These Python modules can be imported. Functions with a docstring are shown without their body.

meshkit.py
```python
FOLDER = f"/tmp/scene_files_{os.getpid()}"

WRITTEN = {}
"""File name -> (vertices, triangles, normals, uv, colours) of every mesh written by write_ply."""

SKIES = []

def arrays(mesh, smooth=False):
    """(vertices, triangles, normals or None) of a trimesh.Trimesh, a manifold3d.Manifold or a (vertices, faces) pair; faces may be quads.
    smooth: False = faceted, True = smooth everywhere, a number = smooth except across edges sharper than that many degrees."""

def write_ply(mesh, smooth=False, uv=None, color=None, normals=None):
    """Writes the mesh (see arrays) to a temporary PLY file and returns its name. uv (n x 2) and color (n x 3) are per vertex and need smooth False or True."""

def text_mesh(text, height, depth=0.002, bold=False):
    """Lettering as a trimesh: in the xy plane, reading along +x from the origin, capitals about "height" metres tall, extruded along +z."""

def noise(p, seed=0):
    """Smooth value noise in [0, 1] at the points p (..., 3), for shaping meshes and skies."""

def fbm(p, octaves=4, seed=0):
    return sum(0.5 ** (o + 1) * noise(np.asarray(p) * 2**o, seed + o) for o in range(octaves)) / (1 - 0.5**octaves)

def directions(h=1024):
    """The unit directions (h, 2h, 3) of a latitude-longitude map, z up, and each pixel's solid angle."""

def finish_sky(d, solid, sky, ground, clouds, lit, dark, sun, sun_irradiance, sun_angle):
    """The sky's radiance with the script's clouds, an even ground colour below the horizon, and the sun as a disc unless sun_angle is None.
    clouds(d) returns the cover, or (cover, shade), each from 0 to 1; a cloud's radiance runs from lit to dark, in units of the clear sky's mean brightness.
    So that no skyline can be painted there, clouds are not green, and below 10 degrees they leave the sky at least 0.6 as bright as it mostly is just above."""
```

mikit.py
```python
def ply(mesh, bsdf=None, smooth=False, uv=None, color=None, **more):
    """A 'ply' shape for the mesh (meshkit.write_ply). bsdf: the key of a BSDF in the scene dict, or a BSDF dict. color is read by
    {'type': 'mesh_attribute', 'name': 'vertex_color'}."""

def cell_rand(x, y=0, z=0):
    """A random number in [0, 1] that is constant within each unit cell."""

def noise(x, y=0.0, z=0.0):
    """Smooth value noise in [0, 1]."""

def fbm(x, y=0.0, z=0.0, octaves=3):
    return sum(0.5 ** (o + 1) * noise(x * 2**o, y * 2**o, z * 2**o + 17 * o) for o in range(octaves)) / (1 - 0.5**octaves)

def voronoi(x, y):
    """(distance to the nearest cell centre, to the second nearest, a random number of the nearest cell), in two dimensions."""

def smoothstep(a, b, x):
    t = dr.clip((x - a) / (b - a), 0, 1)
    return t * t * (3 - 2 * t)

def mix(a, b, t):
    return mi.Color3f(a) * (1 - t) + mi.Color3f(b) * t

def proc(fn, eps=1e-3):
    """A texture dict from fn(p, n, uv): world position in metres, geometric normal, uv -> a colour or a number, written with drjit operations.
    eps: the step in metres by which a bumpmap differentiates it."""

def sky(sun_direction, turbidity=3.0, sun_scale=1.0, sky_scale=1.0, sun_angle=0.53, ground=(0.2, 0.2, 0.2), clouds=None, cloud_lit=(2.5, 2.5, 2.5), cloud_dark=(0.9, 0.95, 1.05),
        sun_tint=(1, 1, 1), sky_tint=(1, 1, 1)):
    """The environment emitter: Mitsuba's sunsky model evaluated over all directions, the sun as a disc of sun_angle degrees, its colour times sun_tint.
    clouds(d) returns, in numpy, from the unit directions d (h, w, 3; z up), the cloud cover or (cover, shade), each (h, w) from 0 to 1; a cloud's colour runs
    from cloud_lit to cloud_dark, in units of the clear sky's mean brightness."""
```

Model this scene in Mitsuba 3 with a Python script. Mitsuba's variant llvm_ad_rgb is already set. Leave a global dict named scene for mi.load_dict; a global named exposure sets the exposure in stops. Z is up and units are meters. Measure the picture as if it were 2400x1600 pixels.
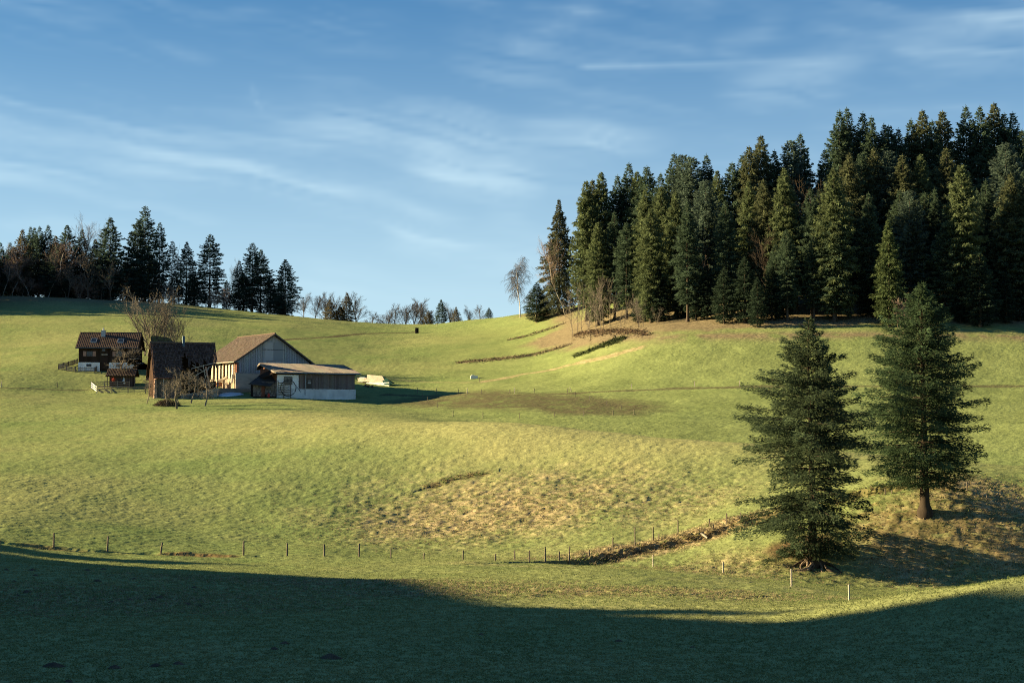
import math, random
import numpy as np, trimesh, mitsuba as mi, drjit as dr
import mikit
from mikit import noise, fbm, smoothstep, mix
import meshkit
from scipy.interpolate import PchipInterpolator
from scipy.ndimage import gaussian_filter, map_coordinates

T = mi.ScalarTransform4f
scene, labels = {}, {}
# ------------------------------------------------------------------ camera, sky, exposure
F = 3333.0                                    # focal length in pixels of a 2400-wide frame
PITCH = math.atan(180 / F)
CP, SP = math.cos(PITCH), math.sin(PITCH)
scene['camera'] = {'type': 'perspective', 'fov': math.degrees(2 * math.atan(1200 / F)), 'fov_axis': 'x', 'near_clip': 0.5, 'far_clip': 6000.0,
                   'to_world': T().look_at(origin=[0, 0, 0], target=[0, CP, SP], up=[0, 0, 1])}
SUN_A, SUN_E = math.radians(5.0), math.radians(17.0)
SUN = np.array([-math.cos(SUN_E) * math.cos(SUN_A), math.cos(SUN_E) * math.sin(SUN_A), math.sin(SUN_E)])
exposure = 2.72


def at(px, py, Y):
    """The point of the view through pixel (px, py) at the depth Y metres."""
    u, v = (px - 1200) / F, (800 - py) / F
    d = np.array([u, CP - v * SP, SP + v * CP])
    return d * (Y / d[1])


def clouds(d):
    az = np.degrees(np.arctan2(d[..., 0], d[..., 1]))
    el = np.degrees(np.arcsin(np.clip(d[..., 2], -1, 1)))
    f = meshkit.fbm
    warp = f(np.stack([az * .16, el * .22, 0 * el], -1), 3, 9) - .5
    e2, a2 = el + 1.6 * warp, az + 2.5 * warp
    fibre = f(np.stack([az * .13 + el * .35, (el + .13 * az) * 2.3 + 4 * warp, 0 * el + 4], -1), 5, 21)
    puff = f(np.stack([az * .28, (el + .1 * az) * 1.1, 0 * el + 9], -1), 4, 33)
    cov = .12 * np.clip((puff - .38) * 3, 0, 1) * np.clip(fibre * 2.4 - .7, 0, 1)
    for x0, y0, x1, y1, w, amp in ((-900, 380, 520, 466, 30, .40), (180, 405, 860, 486, 26, .42), (-300, 330, 700, 372, 40, .16), (700, 300, 1500, 420, 70, .14), (640, 470, 1130, 515, 34, .22), (880, 540, 1160, 566, 9, .22), (540, 235, 920, 335, 36, .20), (598, 205, 612, 290, 9, .22), (400, 335, 860, 372, 26, .18),
                                   (930, 375, 1310, 432, 40, .32), (1000, 318, 1620, 326, 26, .26), (1690, 228, 2060, 150, 42, .22), (1950, 150, 2900, 60, 36, .30), (1170, 140, 1330, 70, 26, .18), (1290, 80, 1420, 20, 26, .14), (1690, 115, 1860, 78, 26, .14)):
        (b0, h0), (b1, h1) = ((math.degrees((x - 1200) / F), math.degrees((980 - y) / F)) for x, y in ((x0, y0), (x1, y1)))
        X, Y_ = b1 - b0, h1 - h0
        L = math.hypot(X, Y_)
        s = ((a2 - b0) * X + (e2 - h0) * Y_) / L
        q = ((a2 - b0) * Y_ - (e2 - h0) * X) / L
        wd = math.degrees(w / F)
        body = np.exp(-(q / (wd * (.7 + .9 * puff))) ** 2) * np.clip(s / (.3 * L), 0, 1) * np.clip((L - s) / (.3 * L), 0, 1)
        cov = 1 - (1 - cov) * (1 - .95 * amp * body * np.clip(.30 + 2.2 * (fibre - .36), .1, 1.4))
    cov = 1 - (1 - cov) * (1 - .72 * np.exp(-(np.maximum(el, 0) / 10.5) ** 1.9))          # thin haze veil thickening towards the horizon

    def trail(a0, e0, a1, e1, wd, amp):
        x, y = a1 - a0, e1 - e0
        L = math.hypot(x, y)
        s = ((az - a0) * x + (el - e0) * y) / L
        q = np.abs((az - a0) * y - (el - e0) * x) / L
        return amp * np.exp(-(q / wd) ** 2) * np.clip(s / .5, 0, 1) * np.clip((L - s) / 4.0, 0, 1)
    cov = 1 - (1 - cov) * (1 - trail(2.6, 13.96, 15.5, 13.86, .10, .16))
    cov = 1 - (1 - cov) * (1 - trail(15.0, 14.15, 26.0, 13.25, .12, .13))
    return np.clip(cov, 0, 1)


scene['sky'] = mikit.sky(SUN.tolist(), turbidity=2.2, sun_scale=2.55, sky_scale=1.0, ground=(.10, .11, .06), clouds=clouds, cloud_lit=(4.3, 5.5, 5.9), cloud_dark=(1.2, 1.2, 1.25),
                         sun_tint=(.93, .98, .96), sky_tint=(.160, .455, .72))


# ------------------------------------------------------------------ helpers


def numbered(name):
    if name not in USED:
        USED.add(name)
        return name
    k = NEXT.get(name, 1)
    while f'{name}_{k:03d}' in USED:
        k += 1
    NEXT[name] = k + 1
    USED.add(f'{name}_{k:03d}')
    return f'{name}_{k:03d}'


USED, NEXT = set(), {}


def tag(key, label=None, cat=None, group=None, kind=None):
    d = {}
    if label: d['label'] = label
    if cat: d['category'] = cat
    if group: d['group'] = group
    if kind: d['kind'] = kind
    if d: labels[key] = d
    return key


def thing(name, label, cat, group=None, kind=None):
    return tag(numbered(name), label, cat, group, kind)


def put(parent, name, mesh, bsdf, smooth=False, label=None, kind=None, to_world=None, color=None):
    key = numbered(f'{parent}__{name}' if parent else name)
    if isinstance(mesh, MB):
        mesh, color = mesh.get()
    scene[key] = mikit.ply(mesh, bsdf, smooth=smooth, color=color)
    if to_world is not None:
        scene[key]['to_world'] = to_world
    tag(key, label, kind=kind)
    return key


class MB:
    """Collects vertices, triangles and vertex colours."""
    def __init__(self, M=None):
        self.v, self.f, self.c, self.n, self.M = [], [], [], 0, M

    def add(self, v, f, c=None):
        v = np.asarray(v, float).reshape(-1, 3)
        if self.M is not None:
            v = v @ self.M[:3, :3].T + self.M[:3, 3]
        self.v.append(v); self.f.append(np.asarray(f, int).reshape(-1, 3) + self.n); self.n += len(v)
        if c is not None:
            self.c.append(np.broadcast_to(np.asarray(c, float), (len(v), 3)))
        return self

    def hexa(self, p, c=None):
        """Eight corners: four below (counter-clockwise seen from above), four above."""
        f = [[0, 2, 1], [0, 3, 2], [4, 5, 6], [4, 6, 7], [0, 1, 5], [0, 5, 4], [1, 2, 6], [1, 6, 5], [2, 3, 7], [2, 7, 6], [3, 0, 4], [3, 4, 7]]
        return self.add(p, f, c)

    def box(self, x0, x1, y0, y1, z0, z1, c=None):
        return self.hexa([[x0, y0, z0], [x1, y0, z0], [x1, y1, z0], [x0, y1, z0], [x0, y0, z1], [x1, y0, z1], [x1, y1, z1], [x0, y1, z1]], c)

    def beam(self, a, b, w, h, c=None, up=(0, 0, 1)):
        a, b = np.asarray(a, float), np.asarray(b, float)
        t = (b - a) / np.linalg.norm(b - a)
        s = np.cross(t, up)
        if np.linalg.norm(s) < 1e-4: s = np.cross(t, [0, 1, 0])
        s /= np.linalg.norm(s)
        u = np.cross(s, t)
        q = lambda p: [p - s * w / 2 - u * h / 2, p + s * w / 2 - u * h / 2, p + s * w / 2 + u * h / 2, p - s * w / 2 + u * h / 2]
        A, B = q(a), q(b)
        f = [[0, 1, 2], [0, 2, 3], [4, 6, 5], [4, 7, 6]] + sum([[[i, i + 4, (i + 1) % 4 + 4], [i, (i + 1) % 4 + 4, (i + 1) % 4]] for i in range(4)], [])
        return self.add(np.array(A + B), f, c)

    def slab(self, quad, th, c=None):
        """A quad given extra thickness below its plane."""
        q = np.asarray(quad, float)
        n = np.cross(q[1] - q[0], q[3] - q[0]); n /= np.linalg.norm(n)
        return self.hexa(np.vstack([q - n * th, q]), c)

    def tube(self, pts, rad, sides=6, c=None, cap=True):
        p = np.asarray(pts, float)
        r = np.broadcast_to(rad, (len(p),)).astype(float)
        t = np.gradient(p, axis=0); t /= np.linalg.norm(t, axis=1, keepdims=True) + 1e-9
        ref = np.where(np.abs(t[:, 2:3]) < .95, [[0, 0, 1.0]], [[1.0, 0, 0]])
        a = np.cross(t, ref); a /= np.linalg.norm(a, axis=1, keepdims=True) + 1e-9
        b = np.cross(t, a)
        an = np.arange(sides) * 2 * np.pi / sides
        v = p[:, None] + r[:, None, None] * (np.cos(an)[None, :, None] * a[:, None] + np.sin(an)[None, :, None] * b[:, None])
        i, j = np.meshgrid(np.arange(len(p) - 1), np.arange(sides), indexing='ij')
        q = np.stack([i * sides + j, i * sides + (j + 1) % sides, (i + 1) * sides + (j + 1) % sides, (i + 1) * sides + j], -1).reshape(-1, 4)
        f = np.vstack([q[:, [0, 1, 2]], q[:, [0, 2, 3]]])
        v = v.reshape(-1, 3)
        if cap:
            m = len(v)
            v = np.vstack([v, p[:1], p[-1:]])
            k = np.arange(sides)
            f = np.vstack([f, np.stack([k, k * 0 + m, (k + 1) % sides], 1), np.stack([(k + 1) % sides + (len(p) - 1) * sides, k * 0 + m + 1, k + (len(p) - 1) * sides], 1)])
        return self.add(v, f, c)

    def get(self):
        m = (np.vstack(self.v), np.vstack(self.f))
        return m, (np.vstack(self.c) if self.c else None)


def frame(p, deg):
    """A matrix: local x to the right, y away from the viewer, z up, turned by deg counter-clockwise, at p."""
    a = math.radians(deg)
    M = np.eye(4)
    M[:3, :3] = [[math.cos(a), -math.sin(a), 0], [math.sin(a), math.cos(a), 0], [0, 0, 1]]
    M[:3, 3] = p
    return M


def rough(col, amt=.25, size=1.0, r=.9, streak=None, col2=None):
    """A diffuse procedural material: col mottled with noise of that size; streak = (sx, sy, sz) scales for grain."""
    sx, sy, sz = streak or (1 / size, 1 / size, 1 / size)

    def fn(p, n, uv):
        a = fbm(p.x * sx, p.y * sy, p.z * sz, 3)
        b = noise(p.x * 3.1, p.y * 3.1, p.z * 3.1)
        k = 1 - amt + 2 * amt * a + .25 * amt * (b - .5)
        base = mi.Color3f(col) if col2 is None else mix(col, col2, smoothstep(.38, .66, a))
        return base * k
    return {'type': 'twosided', 'bsdf': {'type': 'diffuse', 'reflectance': mikit.proc(fn)}}


# ------------------------------------------------------------------ materials
VC = {'type': 'mesh_attribute', 'name': 'vertex_color'}
scene['needle_bsdf'] = {'type': 'principledthin', 'base_color': VC, 'roughness': .75, 'diff_trans': .9, 'eta': 1.25}
scene['tinted_bsdf'] = {'type': 'twosided', 'bsdf': {'type': 'diffuse', 'reflectance': VC}}
scene['bark_bsdf'] = rough((.075, .062, .05), .5, .4, streak=(4, 4, .8))
scene['darktwig_bsdf'] = rough((.095, .088, .085), .3, 1.5)
scene['farbark_bsdf'] = rough((.045, .037, .030), .4, .4, streak=(4, 4, .8))
scene['twig_bsdf'] = rough((.17, .135, .105), .35, 1.5)
scene['greytwig_bsdf'] = rough((.16, .145, .125), .35, 1.5)
scene['redtwig_bsdf'] = rough((.24, .185, .16), .35, 1.5)
scene['birchbark_bsdf'] = rough((.42, .40, .36), .55, .5, streak=(1.2, 1.2, 5))
scene['soil_bsdf'] = rough((.10, .075, .055), .5, .3)
scene['post_bsdf'] = rough((.14, .125, .105), .4, .3, streak=(9, 9, 1.2))
scene['palepost_bsdf'] = rough((.34, .32, .28), .3, .3, streak=(9, 9, 1.2))
scene['snow_bsdf'] = rough((.78, .80, .84), .15, .5)

# ------------------------------------------------------------------ terrain
KX = np.array([0, 300, 600, 900, 1200, 1500, 1800, 2100, 2400], float)
LINES = [  # near to far: (image row, depth) at the nine columns KX
    [(1600, 45)] * 9,
    [(1470, 60), (1465, 60), (1460, 61), (1458, 62), (1458, 62), (1460, 62), (1462, 63), (1404, 62), (1352, 58)],
    [(1345, 82), (1357, 82), (1372, 80), (1388, 78), (1396, 77), (1396, 77), (1402, 78), (1414, 72), (1385, 68)],
    [(1266, 112), (1293, 114), (1302, 115), (1308, 112), (1316, 106), (1327, 100), (1357, 93), (1396, 88), (1400, 90)],
    [(1222, 122), (1255, 124), (1272, 125), (1284, 124), (1305, 117), (1330, 108), (1350, 103), (1374, 104), (1372, 103)],
    [(1180, 135), (1196, 136), (1212, 137), (1222, 137), (1240, 130), (1280, 118), (1212, 118.5), (1150, 116), (1215, 112.5)],
    [(1110, 150), (1120, 150), (1128, 150), (1134, 150), (1132, 146), (1146, 139), (1128, 137), (1102, 129), (1120, 126)],
    [(1030, 185), (1015, 190), (1002, 187), (986, 181), (993, 172), (1018, 163), (1046, 155), (1070, 148), (1092, 145)],
    [(972, 222), (968, 222), (962, 222), (970, 216), (1016, 196), (1046, 187), (1076, 179), (1096, 174), (1102, 171)],
    [(935, 245), (940, 251), (938, 252), (956, 250), (972, 226), (990, 214), (1012, 206), (1016, 202), (1010, 200)],
    [(915, 262), (922, 272), (922, 271), (936, 270), (926, 262), (915, 256), (908, 252), (905, 250), (902, 250)],
    [(875, 283), (866, 290), (882, 292), (903, 292), (888, 290), (862, 275), (850, 270), (845, 268), (845, 267)],
    [(800, 355), (790, 360), (815, 350), (835, 350), (825, 345), (785, 300), (790, 287), (787, 284), (795, 283)],
    [(735, 435), (735, 440), (750, 450), (772, 450), (765, 410), (750, 330), (745, 305), (742, 302), (750, 301)],
    [(694, 500), (704, 505), (732, 510), (761, 510), (736, 435), (695, 385), (640, 370), (620, 365), (620, 365)],
    [(700, 540), (712, 560), (745, 560), (775, 560), (760, 500), (680, 450), (620, 440), (600, 440), (600, 440)],
    [(760, 760), (770, 760), (790, 760), (810, 760), (805, 700), (760, 700), (740, 700), (740, 700), (740, 700)],
]
TS = np.concatenate([np.linspace(-3, -.6, 40, endpoint=False), np.linspace(-.6, .6, 420), np.linspace(.6, 2, 30)[1:]])
YS = np.exp(np.linspace(math.log(2), math.log(1800), 760))
kt = (KX - 1200) / F
tc = np.clip(TS, kt[0] - .03, kt[-1] + .03)
prof_y, prof_z = [np.full(len(TS), 2.0), np.full(len(TS), 18.0)], [np.full(len(TS), -1.75), np.full(len(TS), -4.3)]
for ln in LINES:
    P = np.array([at(x, r, y) for x, (r, y) in zip(KX, ln)])
    prof_y.append(PchipInterpolator(kt, P[:, 1], extrapolate=False)(np.clip(tc, kt[0], kt[-1])))
    prof_z.append(PchipInterpolator(kt, P[:, 2], extrapolate=False)(np.clip(tc, kt[0], kt[-1])))
prof_y += [np.full(len(TS), 1100.0), np.full(len(TS), 1800.0)]
prof_z += [np.full(len(TS), 5.0), np.full(len(TS), -10.0)]
prof_y, prof_z = np.array(prof_y), np.array(prof_z)
TAB = np.empty((len(TS), len(YS)))
for i in range(len(TS)):
    TAB[i] = PchipInterpolator(prof_y[:, i], prof_z[:, i])(YS)
TAB = gaussian_filter(TAB, (5, 1.6), mode='nearest')


def base_h(x, y):
    x, y = np.asarray(x, float), np.asarray(y, float)
    yy = np.clip(y, 2.01, 1799)
    i = np.interp(x / yy, TS, np.arange(len(TS)))
    j = (np.log(yy) - math.log(2)) / (math.log(1800) - math.log(2)) * (len(YS) - 1)
    return map_coordinates(TAB, [np.atleast_1d(i), np.atleast_1d(j)], order=1, mode='nearest').reshape(np.shape(x))


# a hill left of the frame, whose shadow lies over the foreground: its ridge follows the shadow's edge back towards the sun
XR = 135.0
EDGE = [(0, 1290), (350, 1318), (700, 1323), (1000, 1358), (1250, 1418), (1500, 1440), (1800, 1440), (2000, 1418), (2400, 1362)]


def _ridge():
    ys, hs = [], []
    for px, py in EDGE:
        ray = at(px, py, 1.0)
        yy = np.linspace(45, 140, 1900)
        over = base_h(ray[0] * yy, yy) - ray[2] * yy
        k = np.argmax(over > 0) if (over > 0).any() else 0
        P = ray * yy[k]
        s = XR + P[0]
        ys.append(P[1] + s * math.tan(SUN_A)); hs.append(P[2] + s / math.cos(SUN_A) * math.tan(SUN_E))
    o = np.argsort(ys)
    return np.array(ys)[o], np.array(hs)[o]


RY, RH = _ridge()


def height(x, y):
    x, y = np.asarray(x, float), np.asarray(y, float)
    z = base_h(x, y)
    x0 = .37 * np.maximum(y, 0) + 5
    q = (-x - x0) / np.maximum(XR - x0, 8)
    hr = np.interp(y, RY, RH)
    hr = hr + np.where(y < RY[0], (RY[0] - y) * .15, 0) - np.where(y > RY[-1], (y - RY[-1]) * 2.2, 0)
    top = np.maximum(hr - z, 0)
    up = np.clip(q, 0, 1) ** 1.5
    down = 1 / (1 + np.maximum(-x - XR, 0) / 60)
    return z + top * up * down


RELIEF = np.random.default_rng(5)


def relief(x, y):
    """Small unevenness of the pasture, cattle steps and tussocks on the steep bank."""
    p = np.stack([x, y, 0 * x], -1)
    d = np.clip(y / 110, .3, 3)
    big = (meshkit.fbm(p / 17, 3, 2) - .5) * .8 * np.clip((y - 30) / 60, 0, 1)
    mid = (meshkit.fbm(p / 3.3, 3, 7) - .5) * .11
    small = (meshkit.noise(p / .55, 11) - .5) * .07
    tus = tussock(x, y)
    lumps = (np.abs(meshkit.noise(p / .7, 23) - .5) * 2) ** .8 * .15 * tus * np.clip((175 - y) / 40, 0, 1)
    return big + lumps + mid * (1 + 2.0 * tus) + small * (1 + 1.6 * tus)


BANKS = []      # ellipses (x, y, rx, ry, turn, strength) of rough tan grass, in metres


def bank(px, py, Y, rx, ry, turn=0, s=1.0):
    P = at(px, py, Y)
    BANKS.append((P[0], P[1], rx, ry, math.radians(turn), s))


bank(1180, 1195, 138, 20, 15, 8, .8); bank(1480, 1180, 135, 14, 12, 0, .6); bank(950, 1165, 146, 12, 13, 0, .45); bank(800, 1200, 140, 9, 12, 0, .35)
bank(2340, 1190, 114, 8, 12, 0, .8); bank(2150, 1260, 110, 7, 8, 0, .65); bank(1700, 1310, 107, 10, 6, 0, .55); bank(1200, 1380, 80, 16, 4.5, 4, .55)
bank(1650, 1395, 80, 9, 4, 4, .5); bank(300, 1400, 72, 12, 8, 0, .4); bank(800, 1350, 85, 14, 5, 0, .55)
bank(1500, 1275, 117, 10, 3, 20, 1.0); bank(1660, 1240, 119.5, 8, 3, 15, 1.0)


def tussock(x, y):
    s = 0 * x
    for bx, by, rx, ry, tn, k in BANKS:
        u = ((x - bx) * math.cos(tn) + (y - by) * math.sin(tn)) / rx
        v = (-(x - bx) * math.sin(tn) + (y - by) * math.cos(tn)) / ry
        s = np.maximum(s, k * np.exp(-(u * u + v * v) ** 1.5))
    return s


# the ragged step in the turf along the gully
STEP = [at(1350, 1306, 112.5), at(1400, 1300, 114), at(1480, 1284, 116.5), at(1580, 1260, 118.5), at(1680, 1234, 119), at(1780, 1212, 119), at(1900, 1185, 118.5), at(2050, 1152, 117.5)]
STEP2 = [at(1010, 1140, 148), at(1060, 1128, 150), at(1130, 1124, 151)]
STEP3 = [at(-40, 1262, 111), at(60, 1272, 112), at(140, 1281, 112.6), at(260, 1292, 113.4), at(390, 1300, 114), at(540, 1303, 114.6)]



def seg_dist(x, y, pts):
    """(distance, side) to a polyline in plan."""
    best, side = np.full(np.shape(x), 1e9), np.zeros(np.shape(x))
    for a, b in zip(pts[:-1], pts[1:]):
        ax, ay, bx, by = a[0], a[1], b[0], b[1]
        L2 = (bx - ax) ** 2 + (by - ay) ** 2
        s = np.clip(((x - ax) * (bx - ax) + (y - ay) * (by - ay)) / L2, 0, 1)
        d = np.hypot(x - ax - s * (bx - ax), y - ay - s * (by - ay))
        sd = (bx - ax) * (y - ay) - (by - ay) * (x - ax)
        side = np.where(d < best, np.sign(sd), side)
        best = np.minimum(best, d)
    return best, side


def ground_z(x, y, fine=True):
    x, y = np.asarray(x, float), np.asarray(y, float)
    z = height(x, y)
    if fine:
        z = z + relief(x, y)
        for pts, hgt in ((STEP, .62), (STEP2, .14), (STEP3, .22)):
            d, sd = seg_dist(x, y, pts)
            wob = (meshkit.fbm(np.stack([x / 1.1, y / 1.1, 0 * x], -1), 3, 4) - .5) * 1.2
            dd = d * sd + wob
            hgt = hgt * (.55 + .9 * meshkit.fbm(np.stack([x / 2.2, y / 2.2, 0 * x + hgt], -1), 2, 6))
            z = z + hgt * np.exp(-np.maximum(dd, 0) / 5) * (1 / (1 + np.exp(-np.clip(dd / .12, -40, 40))) - .5) * np.exp(-np.maximum(-dd, 0) / 1.6)
    return z


def spot(px, py, Y0=None, lo=40, hi=620):
    """Where the view through a pixel meets the ground (near Y0 if given)."""
    ray = at(px, py, 1.0)
    yy = np.exp(np.linspace(math.log(lo), math.log(hi), 6000)) if Y0 is None else np.linspace(Y0 * .85, Y0 * 1.15, 2500)
    over = ground_z(ray[0] * yy, yy) - ray[2] * yy
    k = np.argmax(over > 0) if (over > 0).any() else np.argmax(over)
    P = ray * yy[k]
    P[2] = ground_z(P[0], P[1])
    return P


def on(x, y, dz=0.0):
    return np.array([x, y, float(ground_z(x, y)) + dz])


tt = np.concatenate([np.linspace(-3, -.40, 90, endpoint=False), np.linspace(-.40, .40, 640), np.linspace(.40, 2, 40)[1:]])
gy = np.concatenate([np.exp(np.linspace(math.log(2), math.log(38), 60, endpoint=False)), np.linspace(38, 150, 430, endpoint=False), np.linspace(150, 300, 190, endpoint=False), np.exp(np.linspace(math.log(300), math.log(600), 90)), np.exp(np.linspace(math.log(620), math.log(1800), 24))])
TG, YG = np.meshgrid(tt, gy, indexing='ij')
XG = TG * YG
ZG = ground_z(XG, YG)
n1, n2 = XG.shape
I = np.arange(n1 * n2).reshape(n1, n2)
quads = np.stack([I[:-1, :-1], I[1:, :-1], I[1:, 1:], I[:-1, 1:]], -1).reshape(-1, 4)
GROUND = (np.stack([XG, YG, ZG], -1).reshape(-1, 3), np.vstack([quads[:, [0, 1, 2]], quads[:, [0, 2, 3]]]))

TRACKS = [  # (points, half width, strength): bare earth
    ([spot(1340, 921, 262), spot(1480, 915, 257), spot(1600, 910, 255), spot(1800, 906, 252), spot(2100, 904, 250), spot(2420, 904, 250)], .75, .8),
    ([spot(-20, 910, 262), spot(80, 911, 262), spot(210, 913, 268)], .5, .6),
    ([spot(905, 925, 268), spot(1060, 925, 266), spot(1200, 925, 264), spot(1345, 923, 262)], .8, .9),
    ([spot(655, 797), spot(740, 792), spot(810, 786), spot(880, 781), spot(975, 778)], 1.1, 1.0),
]


def pline(x, y, pts):
    best = mi.Float(1e9)
    for a, b in zip(pts[:-1], pts[1:]):
        ax, ay, bx, by = (float(v) for v in (a[0], a[1], b[0], b[1]))
        L2 = (bx - ax) ** 2 + (by - ay) ** 2
        s = dr.clip(((x - ax) * (bx - ax) + (y - ay) * (by - ay)) / L2, 0, 1)
        best = dr.minimum(best, dr.sqrt(dr.square(x - ax - s * (bx - ax)) + dr.square(y - ay - s * (by - ay))))
    return best


STREAK = [spot(1140, 893), spot(1230, 876), spot(1330, 856), spot(1420, 838), spot(1500, 815)]
STREAK2 = [spot(905, 886), spot(1000, 895), spot(1120, 897)]
MUD = [spot(1060, 935), spot(1200, 940), spot(1300, 945), spot(1400, 957)]
ROOTSOIL = [at(1850, 1318, 110), at(1900, 1322, 110.5)]
FLOOR2 = [at(1390, 760, 352), at(1500, 750, 324), at(1700, 740, 312), at(2420, 735, 312)]
FLOOR = [spot(1560, 793), spot(1800, 787), spot(2100, 785), spot(2420, 792)]
FELLED = [spot(1240, 736, 415), spot(1320, 735, 395), spot(1350, 778, 335), spot(1430, 795, 310), spot(1520, 790, 302)]
LEFTEDGE = [at(-60, 700, 488), at(100, 702, 488), at(300, 706, 495)]
RIDGETAN = [spot(1100, 1318), spot(1400, 1330), spot(1640, 1345), spot(1850, 1372), spot(1960, 1398)]
PLATEAU = [at(700, 1000, 190), at(1100, 1000, 178), at(1500, 1035, 160), at(1900, 1075, 152), at(2400, 1100, 148)]


def ell(x, y, e):
    bx, by, rx, ry, tn, k = e
    u = ((x - bx) * math.cos(tn) + (y - by) * math.sin(tn)) / rx
    v = ((y - by) * math.cos(tn) - (x - bx) * math.sin(tn)) / ry
    q = u * u + v * v
    return k * dr.exp(-q * dr.sqrt(q))


LUSH, YELL = (.135, .190, .074), (.252, .266, .122)


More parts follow.
